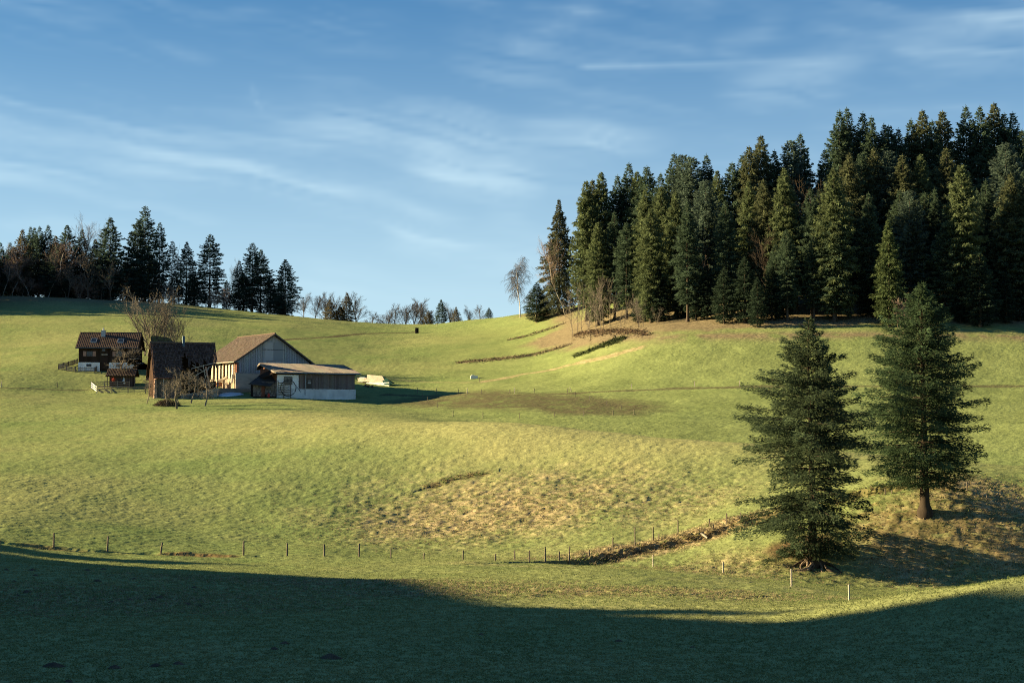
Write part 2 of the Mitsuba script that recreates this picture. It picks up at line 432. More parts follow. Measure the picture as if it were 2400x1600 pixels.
def ground_color(p, n, uv):
    x, y = p.x, p.y
    a = fbm(x / 23, y / 23, 0.0, 3)
    b = fbm(x / 4.1, y / 4.1, 3.0, 3)
    c = fbm(x / .62, y / .62, p.z / .6, 3)
    e = noise(x / .16, y / .16, p.z / .16)
    tan = mi.Float(0)
    for k in BANKS:
        tan = dr.maximum(tan, ell(x, y, k))
    tan = dr.maximum(tan, .55 * dr.exp(-dr.square(pline(x, y, RIDGETAN) / 2.2)))
    tan = dr.maximum(tan, .9 * dr.exp(-dr.square((pline(x, y, STREAK) + (b - .5) * 3) / 2.0)))
    tan = dr.maximum(tan, .5 * dr.exp(-dr.square((pline(x, y, STREAK2) + (b - .5) * 3) / 2.0)))
    yellow = dr.clip(.40 + .32 * smoothstep(100, 75, y) + .9 * (a - .5) + .45 * (b - .5) + .50 * dr.exp(-dr.square(pline(x, y, PLATEAU) / 17)), 0, 1)
    col = mix(LUSH, YELL, yellow)
    far = smoothstep(166, 198, y) * smoothstep(-32, 12, x)
    col = mix(col, mi.Color3f(.170, .220, .085) * (.75 + .5 * b), .72 * far)
    col = mix(col, mix((.27, .225, .13), (.335, .285, .175), c), smoothstep(.20, 1.0, tan * (.35 + 1.1 * c) + .35 * (b - .5)))
    steep = smoothstep(.93, .80, n.z)
    col = mix(col, (.14, .10, .055), .6 * steep)
    mud = smoothstep(15, 7, pline(x, y, MUD) + (b - .5) * 9) * smoothstep(.30, .66, c * .7 + b * .5)
    for pts, hw, s in TRACKS:
        mud = dr.maximum(mud, s * smoothstep(hw * 1.7, hw * .6, pline(x, y, pts) + (b - .5) * 1.2))
    col = mix(col, (.088, .078, .052), .88 * mud)
    wood = dr.exp(-dr.square(pline(x, y, FLOOR) / 3.2)) * smoothstep(.2, .6, b)
    wood = dr.maximum(wood, dr.exp(-dr.square((pline(x, y, FELLED) + (b - .5) * 3) / 4.0)))
    wood = dr.maximum(wood, smoothstep(20, 14, pline(x, y, FLOOR2) + (b - .5) * 6))
    wood = dr.maximum(wood, .95 * dr.exp(-dr.square((pline(x, y, LEFTEDGE) + (b - .5) * 6) / 24)))
    col = mix(col, mix((.14, .11, .078), (.215, .17, .12), c), .85 * wood)
    col = mix(col, (.13, .085, .055), .9 * smoothstep(2.9, 1.2, pline(x, y, ROOTSOIL) + (b - .5) * 2))
    scar = dr.exp(-dr.square(pline(x, y, STEP2) / .8)) * smoothstep(.3, .6, c)
    col = mix(col, (.12, .085, .05), .8 * scar)
    sedge = dr.exp(-dr.square(pline(x, y, STEP3) / .55)) * smoothstep(.30, .6, b)
    col = mix(col, (.20, .125, .065), .8 * sedge)
    return col * (.70 + .60 * c) * (.80 + .40 * e)


def ground_bump(p, n, uv):
    return .55 * noise(p.x / .42, p.y / .42, p.z / .42) + .30 * noise(p.x / .17, p.y / .17, p.z / .17) + .35 * fbm(p.x / 1.3, p.y / 1.3, 0.0, 2)


scene['ground_bsdf'] = {'type': 'twosided', 'bsdf': {'type': 'bumpmap', 'arbitrary': mikit.proc(ground_bump, eps=.03), 'scale': .085, 'bsdf': {'type': 'diffuse', 'reflectance': mikit.proc(ground_color)}}}
put(None, 'ground', GROUND, 'ground_bsdf', smooth=True)
tag('ground', 'rolling green pasture with hummocks and tan dry grass banks', kind='structure')

# ------------------------------------------------------------------ buildings


def col_rng(rng, base, amt):
    return np.clip(np.asarray(base) * (1 + amt * (rng.random() - .5) * 2) * (1 + .12 * (rng.random(3) - .5)), 0, 1)


def tiles(mb, quad, tw, th, base, rng, lift=.05, keep=None, amt=.35):
    """Rows of separate roof tiles on the quad (eave left, eave right, ridge right, ridge left)."""
    a, b, c, d = (np.asarray(q, float) for q in quad)
    nu = max(1, int(round(np.linalg.norm(b - a) / tw))); nv = max(1, int(round(np.linalg.norm(d - a) / th)))
    n = np.cross(b - a, d - a); n /= np.linalg.norm(n)
    P = lambda u, v: (a * (1 - u) + b * u) * (1 - v) + (d * (1 - u) + c * u) * v
    for j in range(nv):
        for i in range(nu):
            if keep and not keep((i + .5) / nu, (j + .5) / nv): continue
            l = lift * (.7 + .7 * rng.random())
            g = .10 / nu
            u0, u1, v0, v1 = i / nu + g, (i + 1) / nu - g, j / nv, (j + 1.12) / nv
            A, B, C, D = P(u0, v0) + n * l, P(u1, v0) + n * l, P(u1, v1) + n * .012, P(u0, v1) + n * .012
            m0, m1 = (A + B) / 2 + n * .035, (C + D) / 2 + n * .02
            mb.add([A, m0, m1, D, B, C, P(u0, v0), P(u1, v0)], [[0, 1, 2], [0, 2, 3], [1, 4, 5], [1, 5, 2], [6, 4, 1], [6, 7, 4], [6, 1, 0]], col_rng(rng, base, amt))


def boards(mb, o, ux, L, z0, z1, w, base, rng, th=.05, amt=.3, top=None):
    """Upright boards along the direction ux from o, from z0 up to z1 (or top(distance)); proud by uneven thickness."""
    ux = np.asarray(ux, float); nn = np.array([ux[1], -ux[0], 0])
    n = max(1, int(round(L / w)))
    for i in range(n):
        s0, s1 = i * L / n + .012, (i + 1) * L / n - .012
        t = th * (.55 + .8 * rng.random())
        za, zb = (z1, z1) if top is None else (top(s0), top(s1))
        f = lambda s, k, z: np.asarray(o, float) + ux * s + nn * k + [0, 0, z]
        mb.hexa([f(s0, t, z0), f(s1, t, z0), f(s1, 0, z0), f(s0, 0, z0), f(s0, t, za), f(s1, t, zb), f(s1, 0, zb), f(s0, 0, za)], col_rng(rng, base, amt))


def window_parts(par, M, x0, x1, z0, z1, y, fcol, nx=2, nz=2, pane='pane_bsdf', name='window'):
    """A framed window in the wall plane y (looking towards -y): window > frame, pane pieces."""
    w = put(par, name, MB(M).box(x0, x1, y - .035, y, z0, z1), pane)
    fr = MB(M)
    b = .07
    fr.box(x0 - b, x1 + b, y - .075, y - .002, z1, z1 + b, fcol).box(x0 - b, x1 + b, y - .095, y - .002, z0 - b, z0, fcol)
    fr.box(x0 - b, x0, y - .073, y - .002, z0, z1, fcol).box(x1, x1 + b, y - .073, y - .002, z0, z1, fcol)
    for i in range(1, nx):
        x = x0 + (x1 - x0) * i / nx
        fr.box(x - .025, x + .025, y - .062, y - .037, z0, z1, fcol)
    for j in range(1, nz):
        z = z0 + (z1 - z0) * j / nz
        fr.box(x0, x1, y - .066, y - .040, z - .025, z + .025, fcol)
    put(w, 'frame', fr, 'tinted_bsdf')
    return w


scene['pane_bsdf'] = {'type': 'principled', 'base_color': {'type': 'rgb', 'value': [.012, .016, .022]}, 'roughness': .12, 'specular': .6}
scene['metal_bsdf'] = {'type': 'principled', 'base_color': {'type': 'rgb', 'value': [.30, .34, .38]}, 'roughness': .45, 'metallic': .6}
scene['bluemetal_bsdf'] = {'type': 'principled', 'base_color': {'type': 'rgb', 'value': [.045, .085, .13]}, 'roughness': .4, 'metallic': .3}
scene['plaster_bsdf'] = rough((.80, .81, .80), .22, .9)
scene['concrete_bsdf'] = rough((.60, .61, .60), .3, .8, streak=(1.2, 1.2, .45))
scene['beige_bsdf'] = rough((.46, .41, .33), .3, 1.1, streak=(.6, .6, 1.6))
scene['darkwood_bsdf'] = rough((.034, .024, .019), .35, .5, streak=(6, 6, .6))
scene['barnboard_bsdf'] = {'type': 'twosided', 'bsdf': {'type': 'diffuse', 'reflectance': VC}}
scene['stone_bsdf'] = rough((.16, .145, .125), .6, .22)
scene['black_bsdf'] = rough((.012, .012, .013), .3, .5)
scene['mossroof_bsdf'] = rough((.062, .055, .042), .7, .3, col2=(.07, .078, .036))
scene['carpaint_bsdf'] = {'type': 'principled', 'base_color': {'type': 'rgb', 'value': [.22, .30, .40]}, 'roughness': .3, 'clearcoat': .8}
scene['paving_bsdf'] = rough((.36, .29, .21), .3, .7)
RB = random.Random(11)


class R3:
    """A small numpy generator wrapper, so that each builder has its own seed."""
    def __new__(cls, s): return np.random.default_rng(s)


# --- the farmhouse
def farmhouse():
    rng = R3(21)
    P = at(184, 861, 288.0)
    M = frame(P, 7.5)
    h = thing('farmhouse', 'dark brown wooden farmhouse with white basement and two skylights in its tiled roof', 'house')
    W, D, EH, RH_, ov, sd = 11.4, 9.0, 4.0, 7.3, .9, .5
    wt = EH + .9 * (RH_ - EH) / 5.4
    slope = (RH_ - EH) / 5.4
    put(h, 'wall', MB(M).box(0, W, 0, D, -1.2, wt - .05).add([[0, 0, wt - .05], [0, D, wt - .05], [0, D / 2, RH_ - .12], [W, 0, wt - .05], [W, D, wt - .05], [W, D / 2, RH_ - .12]], [[0, 2, 1], [3, 4, 5], [0, 3, 5], [0, 5, 2], [1, 2, 5], [1, 5, 4]]), 'darkwood_bsdf', label='dark brown timber walls')
    mb = MB(M)
    boards(mb, [0, 0, 0], [1, 0, 0], W, 1.08, wt - .06, .28, (.040, .028, .022), rng, .05)
    boards(mb, [W, 0, 0], [0, 1, 0], D, 1.08, wt, .28, (.036, .026, .021), rng, .05, top=lambda s: RH_ - .15 - abs(s - D / 2) * slope)
    put(h, 'board_cladding', mb, 'barnboard_bsdf', kind='stuff')
    b = put(h, 'basement_wall', MB(M).hexa([[-.06, -.09, -1.2], [4.2, -.09, -1.2], [4.2, -.001, -1.2], [-.06, -.001, -1.2], [-.06, -.09, 1.05], [4.2, -.09, 1.05], [4.2, -.001, 1.05], [-.06, -.001, 1.05]])
            .box(6.0, W + .06, -.09, -.001, -1.2, 1.05).box(W, W + .09, 0, D, -1.2, 1.05), 'plaster_bsdf', label='whitewashed basement wall')
    window_parts(h, M, 1.6, 2.5, .25, .68, -.09, (.30, .30, .30), 1, 1, name='basement_window')
    window_parts(h, M, 7.5, 8.3, .25, .68, -.09, (.30, .30, .30), 1, 1, name='basement_window')
    for x0 in (1.6, 7.4):
        window_parts(h, M, x0, x0 + 1.1, 2.35, 3.25, -.06, (.16, .13, .11), 2, 2)
        for xs in (x0 - .72, x0 + 1.2):
            put(h, 'shutter', MB(M).box(xs, xs + .58, -.13, -.065, 2.3, 3.3, (.40, .25, .20)).box(xs + .06, xs + .52, -.15, -.13, 2.38, 2.76, (.36, .22, .18)).box(xs + .06, xs + .52, -.15, -.13, 2.84, 3.22, (.36, .22, .18)), 'tinted_bsdf')
    window_parts(h, M, 4.6, 5.2, 3.35, 3.75, -.06, (.10, .085, .075), 1, 1)
    put(h, 'door', MB(M).box(4.7, 5.7, -.12, -.062, -.2, 2.0, (.05, .035, .028)).box(4.8, 5.6, -.14, -.12, .1, .9, (.045, .03, .025)).box(4.8, 5.6, -.14, -.12, 1.05, 1.9, (.045, .03, .025)), 'tinted_bsdf')
    put(h, 'wall_plank', MB(M).box(4.5, 5.7, -.16, -.08, 2.55, 2.75, (.42, .37, .31)), 'tinted_bsdf', label='pale plank above the door')
    q = [(-sd, -ov, EH), (W + sd, -ov, EH), (W + sd, D / 2, RH_), (-sd, D / 2, RH_)]
    q2 = [(W + sd, D + ov, EH), (-sd, D + ov, EH), (-sd, D / 2, RH_), (W + sd, D / 2, RH_)]
    r = put(h, 'roof', MB(M).slab(q, .2).slab(q2, .2), 'darkwood_bsdf', label='dark tiled gable roof')
    mb = MB(M)
    tiles(mb, q, .36, .36, (.088, .068, .060), rng, amt=.16); tiles(mb, q2, .5, .5, (.088, .068, .060), rng)
    mb.tube([(-sd, D / 2, RH_ + .03), (W + sd, D / 2, RH_ + .03)], .14, 6, (.07, .055, .05))
    put(r, 'roof_tiles', mb, 'tinted_bsdf', kind='stuff')
    mb = MB(M)
    for y, s in ((-ov - .03, 1), (D + ov + .03, -1)):
        pass
    mb.beam((-sd - .02, -ov, EH - .12), (-sd - .02, D / 2, RH_ - .12), .06, .28, (.03, .022, .018)).beam((W + sd + .02, -ov, EH - .12), (W + sd + .02, D / 2, RH_ - .12), .06, .28, (.03, .022, .018))
    mb.beam((W + sd + .02, D + ov, EH - .12), (W + sd + .02, D / 2, RH_ - .12), .06, .28, (.03, .022, .018))
    put(r, 'verge_board', mb, 'tinted_bsdf')
    put(r, 'gutter', MB(M).tube([(-sd, -ov - .09, EH - .06), (W + sd, -ov - .09, EH - .06)], .08, 6), 'bluemetal_bsdf')
    zr = lambda y: EH + (y + ov) * slope
    for x in (2.2, 7.55):
        w = put(h, 'skylight', MB(M).slab([(x, .95, zr(.95) + .14), (x + 1.0, .95, zr(.95) + .14), (x + 1.0, 2.15, zr(2.15) + .14), (x, 2.15, zr(2.15) + .14)], .03), 'pane_bsdf')
        f = MB(M)
        for a, c in (((x - .05, .9), (x + 1.05, .9)), ((x - .05, 2.2), (x + 1.05, 2.2)), ((x - .05, .9), (x - .05, 2.2)), ((x + 1.05, .9), (x + 1.05, 2.2))):
            f.beam((*a, zr(a[1]) + .10), (*c, zr(c[1]) + .10), .10, .18)
        put(w, 'frame', f, 'metal_bsdf')
    ch = put(h, 'chimney', MB(M).box(3.9, 4.7, 3.0, 3.8, zr(3.0) - .3, RH_ + .35), 'metal_bsdf', label='grey metal clad chimney')
    put(ch, 'chimney_cap', MB(M).box(3.84, 4.76, 2.94, 3.86, RH_ + .35, RH_ + .45).tube([(4.3, 3.4, RH_ + .45), (4.3, 3.4, RH_ + .95)], [.17, .13], 8), 'metal_bsdf')


farmhouse()


def hut():
    rng = R3(22)
    M = frame(at(256, 908, 276.5), 5)
    h = thing('garden_hut', 'small brown board hut with overhanging tiled roof beside the plank fence', 'hut')
    W, D = 4.4, 3.2
    put(h, 'wall', MB(M).box(0, W, 0, D, -.8, 2.5).add([[0, 0, 2.5], [0, D, 2.5], [0, D / 2, 3.55], [W, 0, 2.5], [W, D, 2.5], [W, D / 2, 3.55]], [[0, 2, 1], [3, 4, 5], [0, 3, 5], [0, 5, 2], [1, 2, 5], [1, 5, 4]]), 'darkwood_bsdf')
    mb = MB(M); boards(mb, [0, 0, 0], [1, 0, 0], W, -.5, 2.5, .22, (.075, .062, .056), rng); boards(mb, [W, 0, 0], [0, 1, 0], D, -.5, 2.5, .22, (.07, .058, .052), rng)
    put(h, 'board_cladding', mb, 'barnboard_bsdf', kind='stuff')
    q = [(-.6, -.7, 2.25), (W + .7, -.7, 2.25), (W + .7, D / 2, 3.75), (-.6, D / 2, 3.75)]
    q2 = [(W + .7, D + .7, 2.25), (-.6, D + .7, 2.25), (-.6, D / 2, 3.75), (W + .7, D / 2, 3.75)]
    r = put(h, 'roof', MB(M).slab(q, .14).slab(q2, .14), 'darkwood_bsdf')
    mb = MB(M); tiles(mb, q, .3, .3, (.085, .068, .062), rng, .06); tiles(mb, q2, .4, .4, (.085, .068, .062), rng)
    put(r, 'roof_tiles', mb, 'tinted_bsdf', kind='stuff')
    for x in (W + .45, -.35):
        put(h, 'roof_post', MB(M).box(x, x + .12, -.5, -.38, -.8, 2.3, (.13, .11, .09)), 'tinted_bsdf')
    # decoration on the wall
    o = MB(M)
    for k in range(6):
        a = k * math.pi / 3 + .2
        o.tube([(.8, -.14, 1.55), (.8 + .42 * math.cos(a), -.17, 1.55 + .42 * math.sin(a))], [.16, .06], 5, (.42, .09, .06))
    put(h, 'wall_ornament', o, 'tinted_bsdf', label='red ornament hung on the hut wall')
    o = MB(M).tube([(2.75, -.13, 1.2), (2.85, -.15, 1.75)], [.26, .2], 8, (.45, .55, .62)).tube([(2.85, -.15, .72), (2.95, -.15, .98)], [.16, .2], 8, (.72, .76, .78)).tube([(2.8, -.15, 1.75), (2.8, -.15, 2.0)], [.12, .1], 8, (.55, .6, .62))
    put(h, 'wall_ornament', o, 'tinted_bsdf', label='pale blue and white ornament hung on the hut wall')


hut()


def ruin():
    rng = R3(23)
    P = at(364, 930, 258.0)
    M = frame(P, 22)
    h = thing('ruined_farmhouse', 'dilapidated old farmhouse, half its dark tiled roof fallen in over broken beams', 'house')
    W, D, EH, RH_, ov, sd = 11.0, 9.0, 3.3, 10.1, .6, .5
    slope = (RH_ - EH) / (D / 2 + ov)
    z = lambda y: EH + (y + ov) * slope
    put(h, 'gable_wall', MB(M).add([[0, .05, -1], [0, D, -1], [0, D, z(0) - .1], [0, D / 2, RH_ - .15], [0, .05, z(0) - .1], [.2, .05, -1], [.2, D, -1], [.2, D, z(0) - .1], [.2, D / 2, RH_ - .15], [.2, .05, z(0) - .1]],
                             [[0, 2, 1], [0, 4, 2], [4, 3, 2], [5, 6, 7], [5, 7, 9], [9, 7, 8], [0, 5, 9], [0, 9, 4], [4, 9, 8], [4, 8, 3], [1, 2, 7], [1, 7, 6]]), rough((.048, .033, .027), .5, .5, streak=(4, 4, .6)), label='dark weathered gable wall')
    mb = MB(M); boards(mb, [0, 0, 0], [1, 0, 0], 4.6, -.8, 3.9, .3, (.12, .105, .095), rng, .07, .4)
    put(h, 'front_wall', MB(M).box(0, 4.6, .001, .16, -1, 3.9), 'darkwood_bsdf')
    put(h, 'wall_boards', mb, 'barnboard_bsdf', kind='stuff', label='grey boards of the standing front wall')
    put(h, 'low_wall', MB(M).hexa([[8.0, -.3, -1.2], [W + .3, -.3, -1.2], [W + .3, .1, -1.2], [8.0, .1, -1.2], [8.0, -.3, .9], [W + .3, -.3, 1.75], [W + .3, .1, 1.75], [8.0, .1, 1.1]]).hexa([[4.6, 0, -1.2], [8.0, 0, -1.2], [8.0, .3, -1.2], [4.6, .3, -1.2], [4.6, 0, .5], [8.0, 0, .9], [8.0, .3, .9], [4.6, .3, .5]]), rough((.30, .27, .22), .5, .6), label='crumbling plastered low wall')
    put(h, 'back_wall', MB(M).box(.2, W, D - .2, D, -1, z(0)).box(W - .2, W, .5, D - .2, -1, 3.0), 'darkwood_bsdf')
    put(h, 'floor_deck', MB(M).box(4.7, W - .25, 1.5, D - .25, 2.3, 2.5).box(.25, W - .25, .2, D - .25, -.6, -.3), 'darkwood_bsdf')

    def ragged(u, v):
        return .05 * math.sin(u * 61) + .05 * math.sin(u * 37 + 2 + v * 9)

    def keep(u, v):
        s = 1 - v                       # 0 at the ridge, 1 at the eave
        x = u * (W + 2 * sd)
        if x > 5.6 and x < 6.9 and s > .36 + .08 * math.sin(x * 9): return False
        lim = 5.8 if s < .62 else 5.8 - (s - .62) * 4.0
        if s > .57 + ragged(u, v) and x > lim + ragged(v * 2, u) * 4: return False
        return True
    q = [(-sd, -ov, EH), (W + sd, -ov, EH), (W + sd, D / 2, RH_), (-sd, D / 2, RH_)]
    q2 = [(W + sd, D + ov, EH), (-sd, D + ov, EH), (-sd, D / 2, RH_), (W + sd, D / 2, RH_)]
    mb = MB(M); tiles(mb, q, .26, .3, (.092, .066, .058), rng, .06, keep, .5)
    r = put(h, 'roof', MB(M).slab(q2, .12), 'darkwood_bsdf', label='patched dark brown tile roof with a large hole')
    put(r, 'roof_tiles', mb, 'tinted_bsdf', kind='stuff')
    put(r, 'ridge_tiles', MB(M).tube([(-sd, D / 2, RH_ + .05), (W + sd, D / 2, RH_ + .05)], .17, 6, (.11, .085, .075)), 'tinted_bsdf')
    mb = MB(M); tiles(mb, q2, .5, .5, (.07, .055, .05), rng, .05)
    put(r, 'back_roof_tiles', mb, 'tinted_bsdf', kind='stuff')
    mb = MB(M)                                             # battens and rafters
    a, b, c, d = (np.array(k, float) for k in q)
    n = np.cross(b - a, d - a); n /= np.linalg.norm(n)
    Q = lambda u, v: (a * (1 - u) + b * u) * (1 - v) + (d * (1 - u) + c * u) * v
    for j in range(24):
        v = (j + .5) / 24
        run = [u for u in np.linspace(0, 1, 60) if keep(u, v)]
        if run:
            e = [k for k in np.linspace(0, 1, 60)]
            start = None
            for k in e + [2]:
                ok = k <= 1 and keep(k, v)
                if ok and start is None: start = k
                if not ok and start is not None:
                    if last - start > .05: mb.beam(Q(start, v) - n * .05, Q(min(last + .03 * rng.random(), 1), v) - n * .05, .09, .05, (.10, .08, .068))
                    start = None
                last = k
    put(r, 'roof_battens', mb, 'tinted_bsdf', kind='stuff')
    for x in (.2, 1.7, 3.2, 4.5, 6.2, 7.4, 8.7, 10.0, 11.2):
        s0 = 0.0 if x < 4.6 else .30 + .12 * rng.random()
        put(r, 'rafter', MB(M).beam(Q((x + sd) / (W + 2 * sd), s0) - n * .16, Q((x + sd) / (W + 2 * sd), 1) - n * .16, .14, .16, (.085, .068, .058)), 'tinted_bsdf')
    for x in (6.0, 7.6, 9.3, 11.25):
        put(h, 'post', MB(M).box(x, x + .2, .5, .7, -.5, 6.1 if x > 11 else 4.4 + rng.random(), (.12, .10, .085)), 'tinted_bsdf')
    pale, pink = (.50, .48, .44), (.42, .27, .22)
    for p0, p1, w, c_ in (((6.3, -.3, 5.2), (10.9, .3, 6.4), .10, pale), ((6.6, .2, 5.9), (9.2, .1, 4.4), .09, pale), ((6.9, -.1, 3.8), (10.4, .4, 5.9), .09, pale), ((8.5, -.25, 6.0), (8.9, -.35, 3.6), .10, pale),
                         ((8.9, -.5, 5.6), (9.75, -.5, 1.7), .28, pink), ((8.6, -.1, 2.5), (9.6, .2, 5.6), .08, pale), ((7.0, .2, 2.2), (7.9, -.2, 6.2), .12, (.15, .13, .11)), ((9.2, -.2, 2.35), (11.4, -.15, 2.45), .2, (.13, .11, .095)), ((10.0, -.3, 1.2), (11.3, -.3, 2.3), .1, pale)):
        put(h, 'fallen_beam', MB(M).beam(p0, p1, w, w * .8, c_), 'tinted_bsdf')
    mb = MB(M)
    for k in range(70):                                       # rubble and broken tiles
        x, y = rng.uniform(4.8, 11.2), rng.uniform(-.7, 2.2)
        zz = rng.uniform(-.3, .5)
        v = rng.normal(size=3) * [1, .6, .35]; v /= np.linalg.norm(v); L = rng.uniform(.3, 1.3)
        mb.beam(np.array([x, y, zz]) - v * L / 2, np.array([x, y, zz]) + v * L / 2, .12, .08, col_rng(rng, (.11, .085, .07), .5))
    put(h, 'rubble', mb, 'tinted_bsdf', kind='stuff')
    mb = MB(M)
    for k in range(26):                                       # broken red tiles along the left eave and verge
        t = rng.random()
        x = -.6 + 3.9 * t if k < 16 else -.45 + .25 * rng.random()
        y = -.75 if k < 16 else -.7 + 2.2 * rng.random()
        zz = EH + .12 if k < 16 else z(y) - .2 - .8 * rng.random()
        mb.box(x, x + .26, y, y + .12, zz - .1, zz + .06, col_rng(rng, (.20, .085, .06), .4))
    put(r, 'broken_tiles', mb, 'tinted_bsdf', kind='stuff', label='red broken tiles along the eave')
    put(h, 'verge_plaster', MB(M).hexa([[-.3, -.55, -1], [.35, -.3, -1], [.35, .15, -1], [-.3, .15, -1], [-.25, -.5, 3.1], [.1, -.3, 3.3], [.1, .1, 3.4], [-.25, .1, 3.3]]), rough((.34, .24, .20), .6, .35), label='crumbling pinkish masonry corner')
    put(h, 'downpipe', MB(M).tube([(1.35, -.5, -.9), (1.35, -.5, 3.3)], .09, 8), 'palepost_bsdf')
    put(h, 'stovepipe', MB(M).tube([(5.6, 4.2, z(4.2) - .5), (5.6, 4.2, RH_ + 1.3)], .27, 10), 'bluemetal_bsdf', label='blue metal stovepipe')
    pts = [(.55, 13, 11.65), (1.4, 13, 11.75), (2.4, 13, 11.6), (3.6, 13, 11.5), (4.4, 13, 11.1), (5.0, 13, 10.2)]
    mb = MB(M)
    for (x0, y0, z0), (x1, y1, z1) in zip(pts[:-1], pts[1:]):
        mb.hexa([[x0, 9.4, 7.5], [x1, 9.4, 7.5], [x1, 12.6, 7.5], [x0, 12.6, 7.5], [x0, 11, z0], [x1, 11, z1], [x1, 11.3, z1], [x0, 11.3, z0]])
    put(h, 'back_roof', mb, 'mossroof_bsdf', label='mossy hump of an older roof behind the ridge')
    put(h, 'back_wing', MB(M).box(.7, 4.9, D + .02, 12.5, -1, 7.5), 'darkwood_bsdf')


ruin()


def barn():
    rng = R3(24)
    P = at(553, 909, 272.0)
    M = frame(P, 35)
    h = thing('barn', 'big barn with grey board gable and brown tiled roof, its open side facing left', 'barn')
    W, D, EH, RH_, so, fo = 15.5, 16.0, 5.0, 10.65, .7, .8
    slope = (RH_ - EH) / (W / 2 + so)
    zt = lambda u: EH + (min(u, W - u) + so) * slope
    g = lambda y0, y1: ([[0, y0, 2.85], [W, y0, 2.85], [W, y0, zt(0) - .15], [W / 2, y0, RH_ - .15], [0, y0, zt(0) - .15], [0, y1, 2.85], [W, y1, 2.85], [W, y1, zt(0) - .15], [W / 2, y1, RH_ - .15], [0, y1, zt(0) - .15]],
                        [[0, 1, 2], [0, 2, 4], [4, 2, 3], [5, 7, 6], [5, 9, 7], [9, 8, 7], [0, 4, 9], [0, 9, 5], [1, 6, 7], [1, 7, 2], [0, 5, 6], [0, 6, 1], [4, 3, 8], [4, 8, 9], [2, 7, 8], [2, 8, 3]])
    put(h, 'gable_wall', MB(M).add(*g(0, .2)), 'darkwood_bsdf')
    put(h, 'back_gable_wall', MB(M).add(*g(D - .2, D)).box(0, W, D - .2, D, -1, 2.84), 'darkwood_bsdf')
    mb = MB(M)
    boards(mb, [0, 0, 0], [1, 0, 0], W, 2.85, 0, .36, (.37, .385, .395), rng, .06, .14, top=lambda s: zt(s) - .25 if s < W else zt(W) - .25)
    put(h, 'gable_boards', mb, 'barnboard_bsdf', kind='stuff', label='grey blue boards of the gable')
    mb = MB(M)
    for i in range(1, 43):
        s = i * W / 43
        if s < 5.6 or s > 9.9: mb.box(s - .035, s + .035, -.12, -.06, 2.9, zt(s) - .3, (.17, .185, .20))
    put(h, 'cover_battens', mb, 'barnboard_bsdf', kind='stuff')
    d = put(h, 'hay_door', MB(M).box(5.75, 7.68, -.17, -.09, 5.4, 9.0, (.42, .43, .43)).box(7.74, 9.7, -.165, -.09, 5.4, 9.0, (.27, .29, .30)), 'tinted_bsdf', label='paler double hay door under the gable')
    put(d, 'rail', MB(M).box(5.4, 10.0, -.22, -.17, 7.45, 7.58, (.11, .12, .13)), 'tinted_bsdf')
    put(h, 'foundation_wall', MB(M).box(0, W, -.02, .3, -1, 2.83), 'beige_bsdf', label='beige rendered foundation under the gable')
    put(h, 'side_wall', MB(M).box(.9, 1.1, .4, D - .3, -1, zt(0)).box(W - .2, W, .4, D - .3, -1, zt(0)), 'darkwood_bsdf')
    pales = (.42, .39, .33)
    for k, y in enumerate((1.5, 3.0, 4.5, 6.1, 7.7, 9.4, 11.2, 13.0)):
        put(h, 'wall_panel', MB(M).box(.05, .22, y, y + .75, 1.9, 5.0, col_rng(rng, pales, .1)), 'tinted_bsdf')
    for y in (.35, 5.6, 10.6, 15.4):
        put(h, 'post', MB(M).box(-.2, .02, y, y + .22, -.8, zt(0) - .2, (.30, .24, .17)), 'tinted_bsdf')
    mb = MB(M); boards(mb, [.12, D - .5, 0], [0, -1, 0], D - 1, -.3, 1.85, .5, (.30, .26, .21), rng, .1, .3)
    put(h, 'side_boards', mb, 'tinted_bsdf', kind='stuff')
    put(h, 'corner_panel', MB(M).box(-.01, .5, -.14, 1.0, 3.0, 4.9, (.26, .13, .10)), 'tinted_bsdf', label='reddish panel at the barn corner')
    put(h, 'corner_pipe', MB(M).tube([(-.12, -.1, -.8), (-.12, -.1, 2.9)], .1, 8, (.70, .68, .62)).tube([(-.5, .9, 1.0), (-.35, .8, 2.6)], .28, 8, (.62, .58, .52)), 'tinted_bsdf', label='white pipe at the barn corner')
    q = [(-so, D + fo, EH), (-so, -fo, EH), (W / 2, -fo, RH_), (W / 2, D + fo, RH_)]
    q2 = [(W + so, -fo, EH), (W + so, D + fo, EH), (W / 2, D + fo, RH_), (W / 2, -fo, RH_)]
    r = put(h, 'roof', MB(M).slab(q, .2).slab(q2, .2), 'darkwood_bsdf', label='brown interlocking tile roof')
    mb = MB(M); tiles(mb, q, .38, .42, (.132, .112, .102), rng, .085, amt=.18); tiles(mb, q2, .5, .5, (.15, .11, .09), rng)
    mb.tube([(W / 2, -fo, RH_ + .05), (W / 2, D + fo, RH_ + .05)], .15, 6, (.13, .10, .085))
    put(r, 'roof_tiles', mb, 'tinted_bsdf', kind='stuff')
    mb = MB(M)
    for qq in (q, q2):
        e, t = (qq[1], qq[2]) if qq is q else (qq[0], qq[3])
        mb.beam((e[0], -fo - .04, e[2] - .13), (t[0], -fo - .04, t[2] - .13), .07, .30, (.10, .085, .075))
    put(r, 'verge_board', mb, 'tinted_bsdf')
    put(r, 'gutter', MB(M).tube([(-so - .1, D + fo, EH - .05), (-so - .1, -fo, EH - .05)], .11, 6), 'palepost_bsdf')
    # things by the open side
    t = thing('feed_chute', 'pale wooden chute slanting to a box by the barn corner', 'chute')
    put(t, 'chute', MB(M).beam((-.6, 2.6, 2.2), (-1.6, 4.4, 1.25), .5, .35, (.46, .40, .32)), 'tinted_bsdf')
